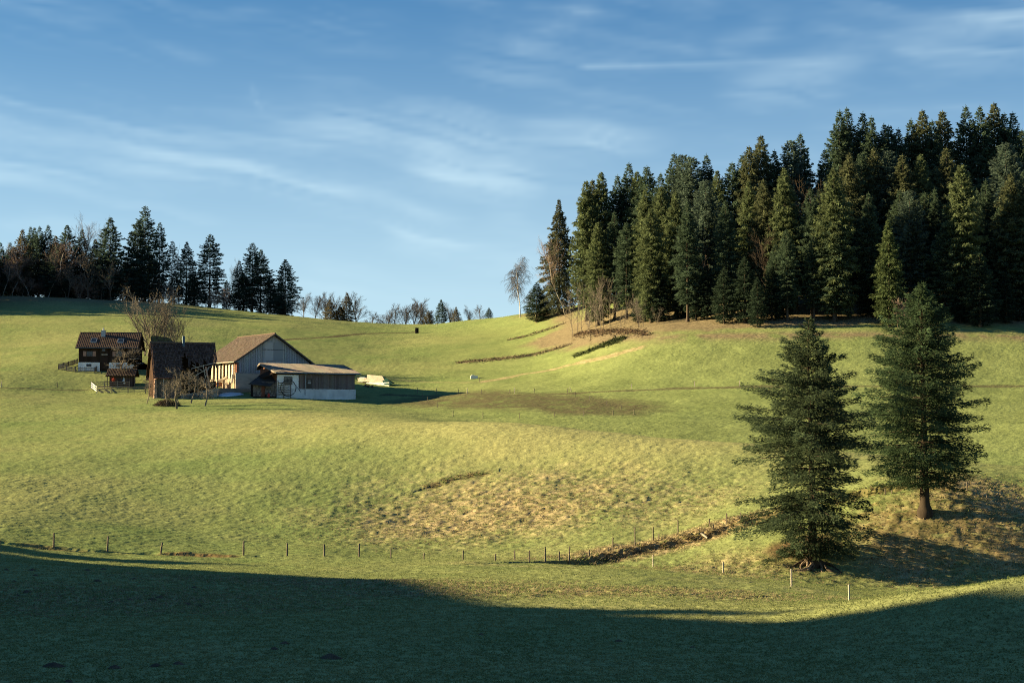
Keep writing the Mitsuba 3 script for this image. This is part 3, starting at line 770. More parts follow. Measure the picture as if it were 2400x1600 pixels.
    put(t, 'box', MB(M).box(-2.1, -1.0, 4.2, 5.1, .3, 1.15, (.30, .15, .09)), 'tinted_bsdf', label='rust brown box')
    for k, (x, y) in enumerate(((-2.0, 4.25), (-1.15, 4.25), (-2.0, 4.95), (-1.15, 4.95))):
        put(t, 'leg', MB(M).box(x, x + .08, y, y + .08, -.9, .3, (.2, .14, .1)), 'tinted_bsdf')
    sl = numbered('farmyard_paving')
    Pm = MB(M)
    Pm.hexa([[-6.5, -.9, -1.6], [12, -.9, -1.6], [12, .0, -1.6], [-6.5, D, -1.6], [-6.5, -.9, -.12], [12, -.9, -.12], [12, -.021, -.12], [-6.5, D, -.12]])
    (v, f), _ = Pm.get()
    scene[sl] = mikit.ply((v, f), 'paving_bsdf')
    tag(sl, 'pale paved yard along the barn', kind='structure')


barn()


def shed():
    rng = R3(25)
    P = at(649, 923, 262.0)
    M = frame(P, 33)
    h = thing('long_shed', 'long low cattle shed with corrugated roof, brown boards and a white painted wall section', 'shed')
    L, D = 15.9, 7.8
    EH, RH_, RV = 4.02, 5.86, 6.5
    sl = (RH_ - EH) / (RV + .8)
    put(h, 'wall', MB(M).add([[0, 0, -3], [L, 0, -3], [L, D, -3], [0, D, -3], [0, 0, EH + .05], [L, 0, EH + .05], [L, D, 4.7], [0, D, 4.7], [0, RV, RH_ - .15], [L, RV, RH_ - .15]],
                             [[0, 1, 5], [0, 5, 4], [1, 2, 6], [1, 6, 9], [1, 9, 5], [2, 3, 7], [2, 7, 6], [3, 0, 4], [3, 4, 8], [3, 8, 7], [4, 5, 9], [4, 9, 8], [7, 8, 9], [7, 9, 6]]), 'darkwood_bsdf')
    mb = MB(M)
    boards(mb, [4.3, 0, 0], [1, 0, 0], L - 4.3, 1.0, 3.75, .24, (.17, .142, .13), rng, .06, .25)
    boards(mb, [0, D, 0], [0, -1, 0], D, 1.0, 4.2, .3, (.20, .10, .065), rng, .06, .3, top=lambda s: min(RH_ - .3, EH + (D - s) * sl) if D - s < RV else 5.0)
    boards(mb, [L, 0, 0], [0, 1, 0], D, .6, 4.0, .3, (.12, .10, .09), rng, .06, .3)
    put(h, 'board_cladding', mb, 'barnboard_bsdf', kind='stuff', label='weathered brown boards')
    put(h, 'white_wall', MB(M).box(-.03, 4.28, -.10, -.004, 1.0, 3.55), 'plaster_bsdf', label='white painted section of wall')
    put(h, 'base_wall', MB(M).box(-.05, L + .05, -.16, -.003, -3.2, .98).box(L + .003, L + .16, -.16, D, -3.2, .98), 'concrete_bsdf', label='pale concrete base wall')
    w = window_parts(h, M, 1.35, 2.95, 1.85, 3.2, -.10, (.20, .17, .12), 6, 4)
    d = put(h, 'door', MB(M).box(5.95, 6.95, -.14, -.075, .55, 3.0, (.085, .075, .065)), 'tinted_bsdf', label='brown door with small pane')
    put(d, 'pane', MB(M).box(6.15, 6.7, -.17, -.142, 2.15, 2.65), 'pane_bsdf')
    put(d, 'sill', MB(M).box(6.1, 6.75, -.20, -.142, 2.0, 2.12, (.6, .6, .6)), 'tinted_bsdf')
    put(h, 'eave_beam', MB(M).box(-.2, L + .2, -.2, -.11, 3.72, 4.0, (.05, .042, .038)), 'tinted_bsdf')
    put(h, 'downpipe', MB(M).tube([(5.55, -.75, 3.9), (5.55, -.28, 3.4), (5.55, -.28, -.2)], .07, 8), 'metal_bsdf')
    # corrugated sheets, one by one
    q0 = lambda u, v: np.array([u, v, EH + (v + .8) * sl])
    r = put(h, 'roof', MB(M).slab([q0(-.8, -.8) - [0, 0, .06], q0(L + .9, -.8) - [0, 0, .06], q0(L + .9, RV) - [0, 0, .06], q0(-.8, RV) - [0, 0, .06]], .12)
            .slab([(L + .9, RV + 1.5, RH_ - 1.15), (-.8, RV + 1.5, RH_ - 1.15), (-.8, RV, RH_ - .06), (L + .9, RV, RH_ - .06)], .1), 'darkwood_bsdf', label='grey brown corrugated roof')
    n = 19
    wdt = (L + 1.7) / n
    for i in range(n):
        for j in range(2):
            v0, v1 = (-.85, 2.95) if j == 0 else (2.8, RV + .1)
            xs = np.linspace(-.8 + i * wdt - .02, -.8 + (i + 1) * wdt + .02, 13)
            base = np.array([.165, .152, .142]) * (.82 + .36 * rng.random()) * (1 + .1 * (rng.random(3) - .5))
            rows = []
            for v in (v0, v1):
                rows.append([q0(x, v) + [0, 0, .035 + .03 * math.sin(k * math.pi) + .012 * j + .004 * (i % 2)] for k, x in enumerate(xs)])
                for k, p in enumerate(rows[-1]): p[2] += .022 * (1 if k % 2 else -1)
            V = np.array(rows[0] + rows[1]); m = len(xs)
            f = sum([[[k, k + 1, m + k + 1], [k, m + k + 1, m + k]] for k in range(m - 1)], [])
            put(r, 'roof_sheet', MB(M).add(V, f, base), 'tinted_bsdf')
    put(r, 'gutter', MB(M).tube([q0(-.8, -.95) - [0, 0, .1], q0(L + .9, -.95) - [0, 0, .1]], .09, 6), 'metal_bsdf')
    put(r, 'verge_board', MB(M).beam(q0(-.84, -.8) - [0, 0, .12], q0(-.84, RV) - [0, 0, .12], .06, .26, (.22, .20, .18)).beam((-.84, RV, RH_ - .12), (-.84, RV + 1.5, RH_ - 1.25), .06, .26, (.22, .2, .18)), 'tinted_bsdf')
    put(h, 'side_awning', MB(M).slab([(-2.6, .6, 2.9), (-.6, -.9, 4.0), (-.6, 2.0, 4.4), (-2.6, 2.6, 3.4)], .1), 'darkwood_bsdf')


shed()


def lean_to():
    rng = R3(26)
    P = at(593, 922, 260.5)
    M = frame(P, 20)
    h = thing('stone_lean_to', 'small stone outhouse with dark sloping roof at the left end of the long shed', 'outhouse')
    put(h, 'wall', MB(M).box(0.15, 4.25, .15, 3.4, -1, 2.05), 'darkwood_bsdf')
    for r_ in range(7):
        x = 0.0
        while x < 4.3:
            w = rng.uniform(.35, .75)
            z0 = -.5 + r_ * .38
            if not (1.4 < x + w / 2 < 2.2 and r_ < 6):
                e = rng.uniform(0, .06, 4)
                put(h, 'wall_stone', MB(M).hexa([[x + e[0], .0 - e[1], z0], [min(x + w, 4.35) - .03, -e[2], z0], [min(x + w, 4.35) - .03, .15, z0], [x + e[0], .15, z0], [x + e[3], -e[1], z0 + .35], [min(x + w, 4.35) - .04, -e[2], z0 + .36], [min(x + w, 4.35) - .04, .15, z0 + .36], [x + e[3], .15, z0 + .35]], col_rng(rng, (.16, .14, .12), .35)), 'tinted_bsdf')
            x += w
    put(h, 'door', MB(M).box(1.45, 2.15, .06, .13, -.6, 1.75, (.17, .07, .045)), 'tinted_bsdf', label='red brown door')
    put(h, 'roof', MB(M).slab([(-1.0, -.9, 1.75), (2.9, -.9, 1.35), (5.3, 3.0, 3.9), (2.0, 3.6, 3.6)], .12).slab([(2.9, -.9, 1.35), (3.2, -.95, 1.6), (6.4, 2.2, 3.95), (5.3, 3.0, 3.9)], .1), rough((.05, .048, .05), .4, .6), label='dark sloping sheet roof')
    rk = thing('firewood_rack', 'slatted firewood rack against the left end of the white shed wall', 'rack')
    for k in range(6):
        put(rk, 'rail', MB(M).box(4.5, 7.0, -.25, -.17, -.2 + k * .42, -.05 + k * .42, (.17, .15, .13)), 'tinted_bsdf')
    for x in (4.5, 5.6, 6.85):
        put(rk, 'post', MB(M).box(x, x + .12, -.17, -.06, -.9, 2.5, (.11, .095, .08)), 'tinted_bsdf')
    a = np.linspace(0, 2 * np.pi, 49)
    hp = thing('black_hoop', 'large black plastic hoop standing against the shed wall', 'hoop')
    (v, f), _ = MB(M).tube(np.stack([6.4 + 1.42 * np.cos(a), -.45 - .15 * np.sin(a), 1.05 + 1.45 * np.sin(a)], 1), .06, 6, cap=False).get()
    scene[hp] = mikit.ply((v, f), 'black_bsdf', smooth=True)
    pl = thing('leaning_pole', 'thin dark pole leaning on the white shed wall', 'pole')
    (v, f), _ = MB(M).tube([(6.8, -.35, 2.8), (8.6, -.9, .35)], .055, 6).get()
    scene[pl] = mikit.ply((v, f), 'black_bsdf')
    cn = thing('red_can', 'red canister standing before the stone outhouse', 'canister')
    put(cn, 'body', MB(M).tube([(2.75, -.75, -.65), (2.75, -.75, -.15), (2.75, -.75, .05)], [.22, .22, .09], 10, (.45, .05, .04)), 'tinted_bsdf')
    put(cn, 'handle', MB(M).tube([(2.6, -.75, -.1), (2.75, -.75, .16), (2.9, -.75, -.1)], .025, 5, (.08, .03, .03)), 'tinted_bsdf')


lean_to()


def car(px, py, Y, rot, body, label):
    M = frame(at(px, py, Y), rot)
    c = thing('parked_car', label, 'car', 'cars parked behind the hut')
    lower = [(-2.1, .35), (-2.1, .75), (-1.9, .86), (1.2, .92), (2.05, .80), (2.15, .40), (2.0, .28), (-2.0, .28)]
    cab = [(-1.75, .86), (-1.35, 1.42), (.35, 1.45), (1.2, .91)]

    def prism(pts, w, w2):
        n = len(pts)
        v = [(x, -w if z < 1.0 else -w2, z) for x, z in pts] + [(x, w if z < 1.0 else w2, z) for x, z in pts]
        f = [[0, k, k + 1] for k in range(1, n - 1)] + [[n, n + k + 1, n + k] for k in range(1, n - 1)]
        for k in range(n):
            j = (k + 1) % n
            f += [[k, n + k, n + j], [k, n + j, j]]
        return v, f
    put(c, 'body', MB(M).add(*prism(lower, .86, .86)), body, smooth=20)
    put(c, 'window', MB(M).add(*prism(cab, .80, .64)), 'pane_bsdf', smooth=20)
    put(c, 'car_roof', MB(M).box(-1.33, .33, -.63, .63, 1.44, 1.485), body)
    for x in (-1.35, 1.35):
        for y in (-.88, .70):
            put(c, 'wheel', MB(M).tube([(x, y, .32), (x, y + .18, .32)], .32, 14), 'black_bsdf')


car(336, 869, 282, 15, 'carpaint_bsdf', 'blue grey car parked between the small hut and the ruined farmhouse')
scene['silvercar_bsdf'] = {'type': 'principled', 'base_color': {'type': 'rgb', 'value': [.42, .45, .48]}, 'roughness': .3, 'clearcoat': .8}
car(318, 858, 287, 80, 'silvercar_bsdf', 'silver car parked close beside the dark farmhouse, half hidden by the bare garden tree')


# --- fences
def picket_fence():
    rng = R3(31)
    f = thing('picket_fence', 'weathered grey picket fence round the farmhouse garden', 'fence')
    runs = [(spot(182, 853, 290), spot(137, 866, 287)), (spot(137, 866, 287), spot(176, 872, 285)), (spot(176, 872, 285), spot(222, 873, 284.5)), (spot(222, 873, 284.5), spot(233, 866, 287))]
    pk = MB()
    for a, b in runs:
        a, b = on(a[0], a[1]), on(b[0], b[1])
        L = np.linalg.norm(b - a); n = int(L / .24)
        for z in (.3, .85):
            put(f, 'rail', MB().beam(a + [0, 0, z], b + [0, 0, z], .05, .08, (.13, .11, .095)), 'tinted_bsdf')
        for s in np.arange(0, 1.001, 1 / max(1, int(L / 2))):
            p = on(*(a + (b - a) * s)[:2])
            put(f, 'post', MB().box(p[0] - .06, p[0] + .06, p[1] - .06, p[1] + .06, p[2] - .4, p[2] + 1.15, (.12, .10, .085)), 'tinted_bsdf')
        for i in range(n):
            p = on(*(a + (b - a) * (i + .5) / n)[:2])
            hh = 1.02 + .12 * rng.random()
            pk.beam(p + [0, -.05, .08], p + [rng.normal() * .03, -.05, hh], .09, .03, col_rng(rng, (.20, .175, .15), .35), up=(0, 1, 0))
    put(f, 'pickets', pk, 'tinted_bsdf', kind='stuff')


picket_fence()


def plank_fence():
    f = thing('plank_fence', 'three rail plank paddock fence with a white painted end beside the hut', 'fence')
    corners = [(214, 913, 275), (227, 922, 270.5), (262, 924, 270), (300, 925, 270), (341, 925, 270)]
    back = [(214, 913, 275), (245, 911, 275.5), (275, 910, 276), (303, 909, 276)]
    for pts, first in ((corners, True), (back, False)):
        P = [at(*c) for c in pts]
        P = [on(p[0], p[1]) for p in P]
        for k, p in enumerate(P):
            white = first and k < 2
            if first or k: put(f, 'post', MB().box(p[0] - .07, p[0] + .07, p[1] - .07, p[1] + .07, p[2] - .4, p[2] + 1.35, (.62, .60, .56) if white else (.27, .225, .18)), 'tinted_bsdf')
        for k, (a, b) in enumerate(zip(P[:-1], P[1:])):
            white = first and k == 0
            for z in (.35, .75, 1.15):
                put(f, 'rail', MB().beam(a + [0, -.09, z], b + [0, -.09, z], .05, .15, (.66, .64, .60) if white else (.25, .21, .17)), 'tinted_bsdf', label='white painted rail' if white else None)


plank_fence()
POSTN = {}


def post(px, py, hpx, Y, label, group=None, tilt=0, mat='post_bsdf', r=.06):
    p = spot(px, py, Y)
    H = hpx / F * p[1]
    k = thing('fence_post', label, 'fence post', group)
    top = p + np.array([math.tan(math.radians(tilt)) * H, 0, H])
    mb = MB().tube([p - [0, 0, .3], p + (top - p) * .5, top - (top - p) * .04, top], [r * 1.05, r, r * .95, r * .6], 7)
    (v, f), _ = mb.get()
    scene[k] = mikit.ply((v, f), mat, smooth=40)
    return p


ORD = ['first', 'second', 'third', 'fourth', 'fifth', 'sixth', 'seventh', 'eighth', 'ninth', 'tenth', 'eleventh', 'twelfth', 'thirteenth', 'fourteenth', 'fifteenth', 'sixteenth', 'seventeenth', 'eighteenth', 'nineteenth', 'twentieth', 'twenty-first', 'twenty-second', 'twenty-third', 'twenty-fourth', 'twenty-fifth', 'twenty-sixth', 'twenty-seventh', 'twenty-eighth', 'twenty-ninth', 'thirtieth', 'thirty-first', 'thirty-second', 'thirty-third', 'thirty-fourth', 'thirty-fifth', 'thirty-sixth', 'thirty-seventh', 'thirty-eighth', 'thirty-ninth', 'fortieth']
# the long fence across the foreground, left to right
FF = [(126, 1281, 33, 0), (252, 1291, 35, 1), (376, 1298, 27, 9), (571, 1301, 34, 0), (673, 1301, 29, 0), (760, 1303, 28, 0), (841, 1304, 31, 2), (916, 1307, 22, 0), (993, 1310, 15, 5), (1085, 1312, 23, 2), (1161, 1314, 17, 1),
      (1206, 1312, 22, 0), (1241, 1317, 26, 0), (1278, 1318, 33, 0), (1311, 1313, 22, 0), (1334, 1313, 33, 2), (1381, 1308, 20, 0), (1436, 1292, 34, 1), (1488, 1279, 45, 0), (1531, 1266, 32, 0), (1544, 1266, 15, 0), (1589, 1250, 32, 0), (1664, 1234, 19, -6), (1672, 1240, 12, 0), (1703, 1228, 26, 0), (1736, 1221, 20, 0)]
for i, (px, py, hp, tl) in enumerate(FF):
    how = 'leaning ' if abs(tl) > 4 else ('thin ' if hp > 40 else ('short ' if hp < 20 else ''))
    post(px, py, hp, 116 if px < 1300 else 112 + (px - 1300) * .035, f'{how}grey wooden post, {ORD[i]} from the left in the long fence across the foreground', 'posts of the long foreground fence', tl, r=.075 if px < 900 else .055)
for i, (px, py, hp) in enumerate([(1530, 1327, 27), (1695, 1341, 25), (1855, 1373, 40), (1990, 1412, 40), (2148, 1391, 5)]):
    post(px, py, hp, [101, 97, 93, 89, 92][i], f'pale wooden post, {ORD[i]} from the left in the short fence before the left fir', 'pale posts before the left fir', 0, 'palepost_bsdf', .055)
for i, (px, py, hp) in enumerate([(979, 922, 14), (1023, 922, 12), (1075, 922, 11), (1095, 922, 13), (1128, 922, 10), (1195, 922, 11), (1206, 921, 13), (1252, 921, 11), (1330, 921, 12), (1340, 918, 11), (1480, 911, 12), (1628, 906, 13), (1733, 905, 14)]):
    post(px, py, hp, 268, f'small fence post, {ORD[i]} from the left along the track above the muddy paddock', 'fence posts along the track', -25 if px == 1340 else 0, 'palepost_bsdf' if px in (1095, 1206, 1340, 1480, 1628, 1733) else 'post_bsdf', .06)
for i, (px, py, hp) in enumerate([(990, 932, 13), (1001, 941, 12), (1025, 955, 12), (1062, 976, 15), (1132, 980, 14), (1218, 980, 12), (1300, 977, 12), (1368, 975, 13), (1437, 972, 11), (1486, 971, 12), (1456, 960, 11), (1422, 950, 13), (1382, 938, 11), (1348, 930, 12)]):
    post(px, py, hp, 235, f'small pale post of the muddy paddock, {ORD[i]} going round anticlockwise from its upper left corner', 'posts of the muddy paddock', 8 if px == 1001 else 0, 'post_bsdf', .05)
for i, (px, py, hp) in enumerate([(2075, 1158, 13), (2090, 1156, 12), (2267, 1150, 21), (2313, 1174, 17)]):
    post(px, py, hp, 123, f'weathered post near the right fir, {ORD[i]} from the left on the gully rim', 'posts on the gully rim', 0, r=.05)
post(3, 907, 14, 262, 'white post at the left edge of the picture on the far pasture', mat='palepost_bsdf', r=.07)
post(134, 908, 13, 262, 'dark lone post on the pasture left of the small hut')
post(1124, 895, 11, 290, 'lone dark post at the foot of the worn grass strip')
for i, (px, py, hp) in enumerate([(1024, 764, 6), (1313, 735, 5), (1303, 736, 5)]):
    post(px, py, hp, [470, 392, 392][i], ['tiny pale post on the skyline saddle', 'small stump post, right one at the foot of the forest corner', 'small stump post, left one at the foot of the forest corner'][i], mat='palepost_bsdf', r=.09)


def log(px0, py0, px1, py1, Y, r, label, mat='palepost_bsdf', name='fallen_post', cat='log'):
    a, b = spot(px0, py0, Y), spot(px1, py1, Y)
    k = thing(name, label, cat)
    (v, f), _ = MB().tube([a + [0, 0, r], (a + b) / 2 + [0, 0, r * 1.3], b + [0, 0, r]], [r, r * .95, r * .8], 7).get()
    scene[k] = mikit.ply((v, f), mat, smooth=40)


log(1643, 1252, 1658, 1263, 122, .09, 'pale fallen post lying on the ragged turf edge')


def clutter():
    rng = R3(33)
    # a dark barrel at the end of the field track
    p = spot(977, 781, 460)
    b = thing('field_barrel', 'dark barrel standing at the end of the field track under the skyline', 'barrel')
    put(b, 'body', MB().tube([p - [0, 0, .2], p + [0, 0, .5], p + [0, 0, 1.2], p + [0, 0, 1.6]], [.5, .56, .56, .5], 12), 'black_bsdf', smooth=40)
    put(b, 'lid', MB().tube([p + [0, 0, 1.6], p + [0, 0, 1.7]], [.54, .54], 12), 'black_bsdf')
    # water trough
    p = spot(1111, 887, 292)
    t = thing('water_trough', 'small grey water trough on the meadow above the muddy paddock', 'trough')
    M = frame(p, 8)
    put(t, 'basin', MB(M).box(-.75, .75, -.35, -.27, 0, .6).box(-.75, .75, .27, .35, 0, .6).box(-.75, -.67, -.27, .27, 0, .6).box(.67, .75, -.27, .27, 0, .6).box(-.67, .67, -.27, .27, -.1, .15), 'concrete_bsdf')
    put(t, 'float_box', MB(M).box(-.5, .1, -.26, .26, .5, .75), 'concrete_bsdf')
    # snow patch by the shed
    c = spot(540, 926, 262)
    u, v = np.meshgrid(np.linspace(-1, 1, 41), np.linspace(-1, 1, 25), indexing='ij')
    x, y = c[0] + u * 2.4, c[1] + v * 4.2
    edge = np.sqrt(u * u + v * v) + .35 * (meshkit.fbm(np.stack([x / .7, y / .7, 0 * x], -1), 3, 3) - .5)
    z = ground_z(x, y) + np.clip((.92 - edge) * 1.1, -.25, .25) + .09 * (meshkit.noise(np.stack([x / .3, y / .3, 0 * x], -1), 8))
    I_ = np.arange(u.size).reshape(u.shape)
    qd = np.stack([I_[:-1, :-1], I_[1:, :-1], I_[1:, 1:], I_[:-1, 1:]], -1).reshape(-1, 4)
    k = thing('snow_patch', 'white patch of old snow on the shaded grass left of the long shed', 'snow')
    scene[k] = mikit.ply((np.stack([x, y, z], -1).reshape(-1, 3), np.vstack([qd[:, [0, 1, 2]], qd[:, [0, 2, 3]]])), 'snow_bsdf', smooth=True)
    # silage wall, bales and timbers right of the shed
    M = frame(spot(860, 898, 300), -32)
    w = thing('silage_wall', 'pale concrete silage clamp wall sloping down to the right of the long shed', 'wall')
    put(w, 'panel', MB(M).hexa([[0, 0, -1], [5.7, 0, -1], [5.7, .25, -1], [0, .25, -1], [0, 0, 1.9], [3.4, 0, 1.55], [3.4, .25, 1.55], [0, .25, 1.9]][:4] + [[0, 0, 1.8], [3.9, 0, 1.45], [3.9, .25, 1.45], [0, .25, 1.8]]), rough((.42, .38, .33), .3, .6), label='tapered concrete panel')
    put(w, 'foot', MB(M).box(-.05, 5.9, -.25, -.003, -1, .12), 'concrete_bsdf')
    nt = thing('green_net', 'dark green net heaped at the low end of the silage wall', 'net')
    (v, f), _ = MB(M).add([[3.3, .3, 1.4], [5.2, .1, .9], [6.8, 0, -.2], [6.2, 1.4, -.1], [4.6, 1.8, .6], [3.3, 1.8, 1.3], [4.6, -.3, -.3], [5.9, -.4, -.4]], [[0, 1, 4], [0, 4, 5], [1, 2, 3], [1, 3, 4], [0, 6, 1], [6, 7, 1], [1, 7, 2]]).get()
    scene[nt] = mikit.ply((v, f), rough((.02, .05, .045), .7, .2))
    for i, (x, y, s, lb) in enumerate(((-2.3, 1.6, .78, 'pale blue wrapped bale nearest the long shed'), (-.8, 1.9, .72, 'pale blue wrapped bale against the silage wall'))):
        b = thing('wrapped_bale', lb, 'bale')
        mb = MB(M).tube([(x - s, y, s - .2), (x - s * .8, y, s - .2), (x + s * .8, y, s - .2), (x + s, y, s - .2)], [s * .6, s, s, s * .6], 16)
        (v, f), _ = mb.get()
        scene[b] = mikit.ply((v, f), rough((.26, .33, .40), .35, .3), smooth=50)
    for i, (x, y, zz, ln, lb) in enumerate(((-2.4, .1, .45, 2.6, 'lowest'), (-2.2, .15, .72, 2.4, 'middle'), (-2.5, .2, .98, 2.2, 'top'))):
        b = thing('stacked_timber', f'{lb} pale timber on the rack between long shed and silage wall', 'timber')
        (v, f), _ = MB(M).beam((x, y, zz), (x + ln, y + .1, zz + .06), .3, .2).get()
        scene[b] = mikit.ply((v, f), rough((.55, .48, .40), .25, .5))
    rk = thing('timber_rack', 'low dark rail rack under the stacked timbers', 'rack')
    for x in (-2.3, -1.1, .1):
        put(rk, 'leg', MB(M).box(x, x + .1, 0, .1, -1, .36, (.1, .085, .07)), 'tinted_bsdf')
    put(rk, 'rail', MB(M).box(-2.5, .4, -.13, -.01, .12, .28, (.1, .085, .07)), 'tinted_bsdf')
    for i, (x, y) in enumerate(((1.4, -2.2), (2.4, -2.6), (3.3, -2.4))):
        b = thing('lying_plank', f'{ORD[i]} brown plank from the left lying on the earth below the silage wall', 'plank')
        p0, p1 = M[:3, :3] @ [x, y, 0] + M[:3, 3], M[:3, :3] @ [x + 1.6, y - 2.2, 0] + M[:3, 3]
        (v, f), _ = MB().beam(on(p0[0], p0[1], .12), on(p1[0], p1[1], .12), .4, .12).get()
        scene[b] = mikit.ply((v, f), rough((.10, .075, .055), .3, .4))
    # brush heap between the fruit trees
    c = spot(392, 951, 246)
    mb = MB()
    for k in range(1500):
        r, a = 1.9 * math.sqrt(rng.random()), rng.random() * 6.283
        hh = 1.15 * (1 - (r / 2.0) ** 2) * rng.random() ** .6
        x, y = c[0] + 1.15 * r * math.cos(a), c[1] + .8 * r * math.sin(a)
        p = np.array([x, y, c[2] + hh])
        d = rng.normal(size=3) * [1, 1, .45]; d /= np.linalg.norm(d); L = rng.uniform(.3, 1.0)
        s = np.cross(d, rng.normal(size=3)); s *= .03 / np.linalg.norm(s)
        mb.add([p - d * L / 2 - s, p - d * L / 2 + s, p + d * L / 2], [[0, 1, 2]], col_rng(rng, (.095, .075, .06), .45))
    k = thing('brush_heap', 'rounded heap of pruned twigs under the fruit trees', 'brush pile')
    m, cc = mb.get()
    scene[k] = mikit.ply(m, 'tinted_bsdf', color=cc)


clutter()

# ------------------------------------------------------------------ trees


def unit(v):
    return v / (np.linalg.norm(v, axis=-1, keepdims=True) + 1e-9)


def conifer(seed, H, R, z0, gap, nb, dens, tl, tw, rise=.12, droop=.45, hang=.5, prof=None, base=(.05, .065, .025), tip=(.09, .10, .035), amt=.35, ecc=(0, 0), wood=False, ragged=.25, pw=.85, spread=.46, thick=.07):
    """A spruce or fir: whorls of branches with twigs. Returns (crown vertices, faces, colours, branch list)."""
    rng = np.random.default_rng(seed)
    zs, z = [], z0
    while z < H * .99:
        zs.append(z); z += gap * (1 - .55 * z / H) * rng.uniform(.75, 1.25)
    V, C, BR = [], [], []
    for z in zs:
        f = (z - z0) / (H - z0)
        rad = R * np.interp(1 - f, (0, .03, .08, .16, .28, .42, .6, .78, .9, 1), np.array((.01, .06, .16, .33, .56, .78, .95, 1, .86, .55)) ** (pw / .7)) if prof is None else R * np.interp(1 - z / H, prof[0], prof[1])
        n = max(3, int(round(nb * rng.uniform(.7, 1.2) * (1 if f < .85 else .75))))
        a0 = rng.random() * 6.283
        for b in range(n):
            az = a0 + 6.283 * b / n + rng.normal() * .3
            L = max(.25, rad * rng.uniform(1 - 1.6 * ragged, 1 + .6 * ragged) + .2)
            L *= 1 + ecc[0] * math.cos(az) + ecc[1] * math.sin(az)
            er = np.array([math.cos(az), math.sin(az), 0]); et = np.array([-er[1], er[0], 0])
            ri, dp = rise + .55 * f ** 2 + rng.normal() * .05, droop * (1 - .75 * f) * rng.uniform(.6, 1.3)
            cur = lambda s: er * (L * s)[:, None] + np.array([0, 0, 1.0]) * (L * (ri * s - dp * s ** 2 + .30 * dp * s ** 4))[:, None] + [0, 0, z + rng.normal() * .0]
            if wood: BR.append((cur(np.linspace(0, .92, 5)), L))
            m = max(4, int(dens * (.5 + L) ** 1.35))
            s = .10 + .92 * rng.random(m) ** .72
            P = cur(s)
            u = rng.uniform(-1, 1, m)
            lat = u * spread * L * np.clip(1.12 - s, .06, 1) * np.minimum(1, .25 + 2.2 * s)
            P = P + et * lat[:, None] + np.array([0, 0, 1.0]) * (-np.abs(lat) * .35 * hang + rng.normal(size=m) * thick * L ** .5)[:, None]
            D = er * rng.uniform(.3, 1.0, m)[:, None] + et * (np.sign(u) * rng.uniform(-.1, .95, m))[:, None] + np.array([0, 0, 1.0]) * (rng.uniform(-1, .35, m) * hang + .25 * f)[:, None]
            D = unit(D)
            Lt = tl * rng.uniform(.55, 1.25, m) * (1 - .30 * s) * (.55 + .45 * min(1, L / 2))
            Wv = unit(np.cross(D, unit(rng.normal(size=(m, 3)) * .8 + [0, 0, .8]))) * (tw * rng.uniform(.6, 1.3, m))[:, None]
            E = P + D * Lt[:, None]
            V.append(np.stack([P - Wv / 2, P + Wv / 2, E], 1))
            k = rng.uniform(1 - amt, 1 + amt) * rng.uniform(.7, 1.3, m)
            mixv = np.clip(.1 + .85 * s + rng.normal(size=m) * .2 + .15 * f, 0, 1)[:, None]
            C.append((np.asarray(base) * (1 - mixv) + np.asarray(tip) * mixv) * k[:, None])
    # the leader
    for k in range(14):
        P = np.array([0, 0, H * (.955 + .004 * k)])
        D = unit(np.array([rng.normal() * .55, rng.normal() * .55, 1.0]))
        W = unit(np.cross(D, rng.normal(size=3))) * tw * .5
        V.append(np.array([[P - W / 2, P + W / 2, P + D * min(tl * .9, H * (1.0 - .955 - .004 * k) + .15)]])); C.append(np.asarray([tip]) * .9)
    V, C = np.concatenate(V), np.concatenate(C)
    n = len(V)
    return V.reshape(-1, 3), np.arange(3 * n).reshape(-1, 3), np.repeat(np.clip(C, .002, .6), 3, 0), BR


def taper_trunk(H, r, seed, sides=7, bend=.0, flare=1.5):
    rng = np.random.default_rng(seed)
    s = np.array([0, .015, .04, .12, .3, .5, .7, .88, .985])
    off = np.cumsum(rng.normal(size=(len(s), 2)) * bend * H * .02, 0) * s[:, None]
    pts = np.stack([off[:, 0], off[:, 1], s * H], 1)
    pts[0, 2] = -.8
    rad = r * np.array([flare * 1.15, flare, 1.12, .95, .75, .55, .36, .16, .05])
    return MB().tube(pts, rad, sides).get()[0]


PROTO = {}


def proto_conifer(name, H, r, bare=None, **kw):
    v, f, c, br = conifer(H=H, **kw)
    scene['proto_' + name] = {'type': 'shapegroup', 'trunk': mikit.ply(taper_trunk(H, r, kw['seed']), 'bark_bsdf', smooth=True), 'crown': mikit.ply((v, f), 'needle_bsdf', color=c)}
    PROTO[name] = H


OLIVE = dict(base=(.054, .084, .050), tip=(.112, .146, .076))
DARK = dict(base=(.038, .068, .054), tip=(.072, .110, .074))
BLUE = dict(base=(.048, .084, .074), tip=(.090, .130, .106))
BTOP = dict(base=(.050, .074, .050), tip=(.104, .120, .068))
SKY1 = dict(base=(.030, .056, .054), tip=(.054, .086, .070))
proto_conifer('spruce_olive', 36, .42, seed=101, R=5.2, z0=2.5, gap=.95, nb=8, dens=8, tl=1.0, tw=.34, rise=.05, droop=.5, hang=1.15, pw=.55, **OLIVE)
proto_conifer('spruce_olive_tall', 38, .42, seed=102, R=4.8, z0=5, gap=.95, nb=8, dens=8, tl=1.0, tw=.34, rise=.08, droop=.5, hang=1.1, pw=.6, **OLIVE)
proto_conifer('spruce_dark', 37, .42, seed=103, R=5.0, z0=6, gap=1.0, nb=7, dens=8, tl=.9, tw=.34, rise=.15, droop=.45, hang=.7, pw=.72, **DARK)
proto_conifer('spruce_dark_wide', 34, .42, seed=104, R=5.6, z0=4, gap=1.0, nb=7, dens=8, tl=.9, tw=.34, rise=.2, droop=.4, hang=.6, pw=.65, **DARK)
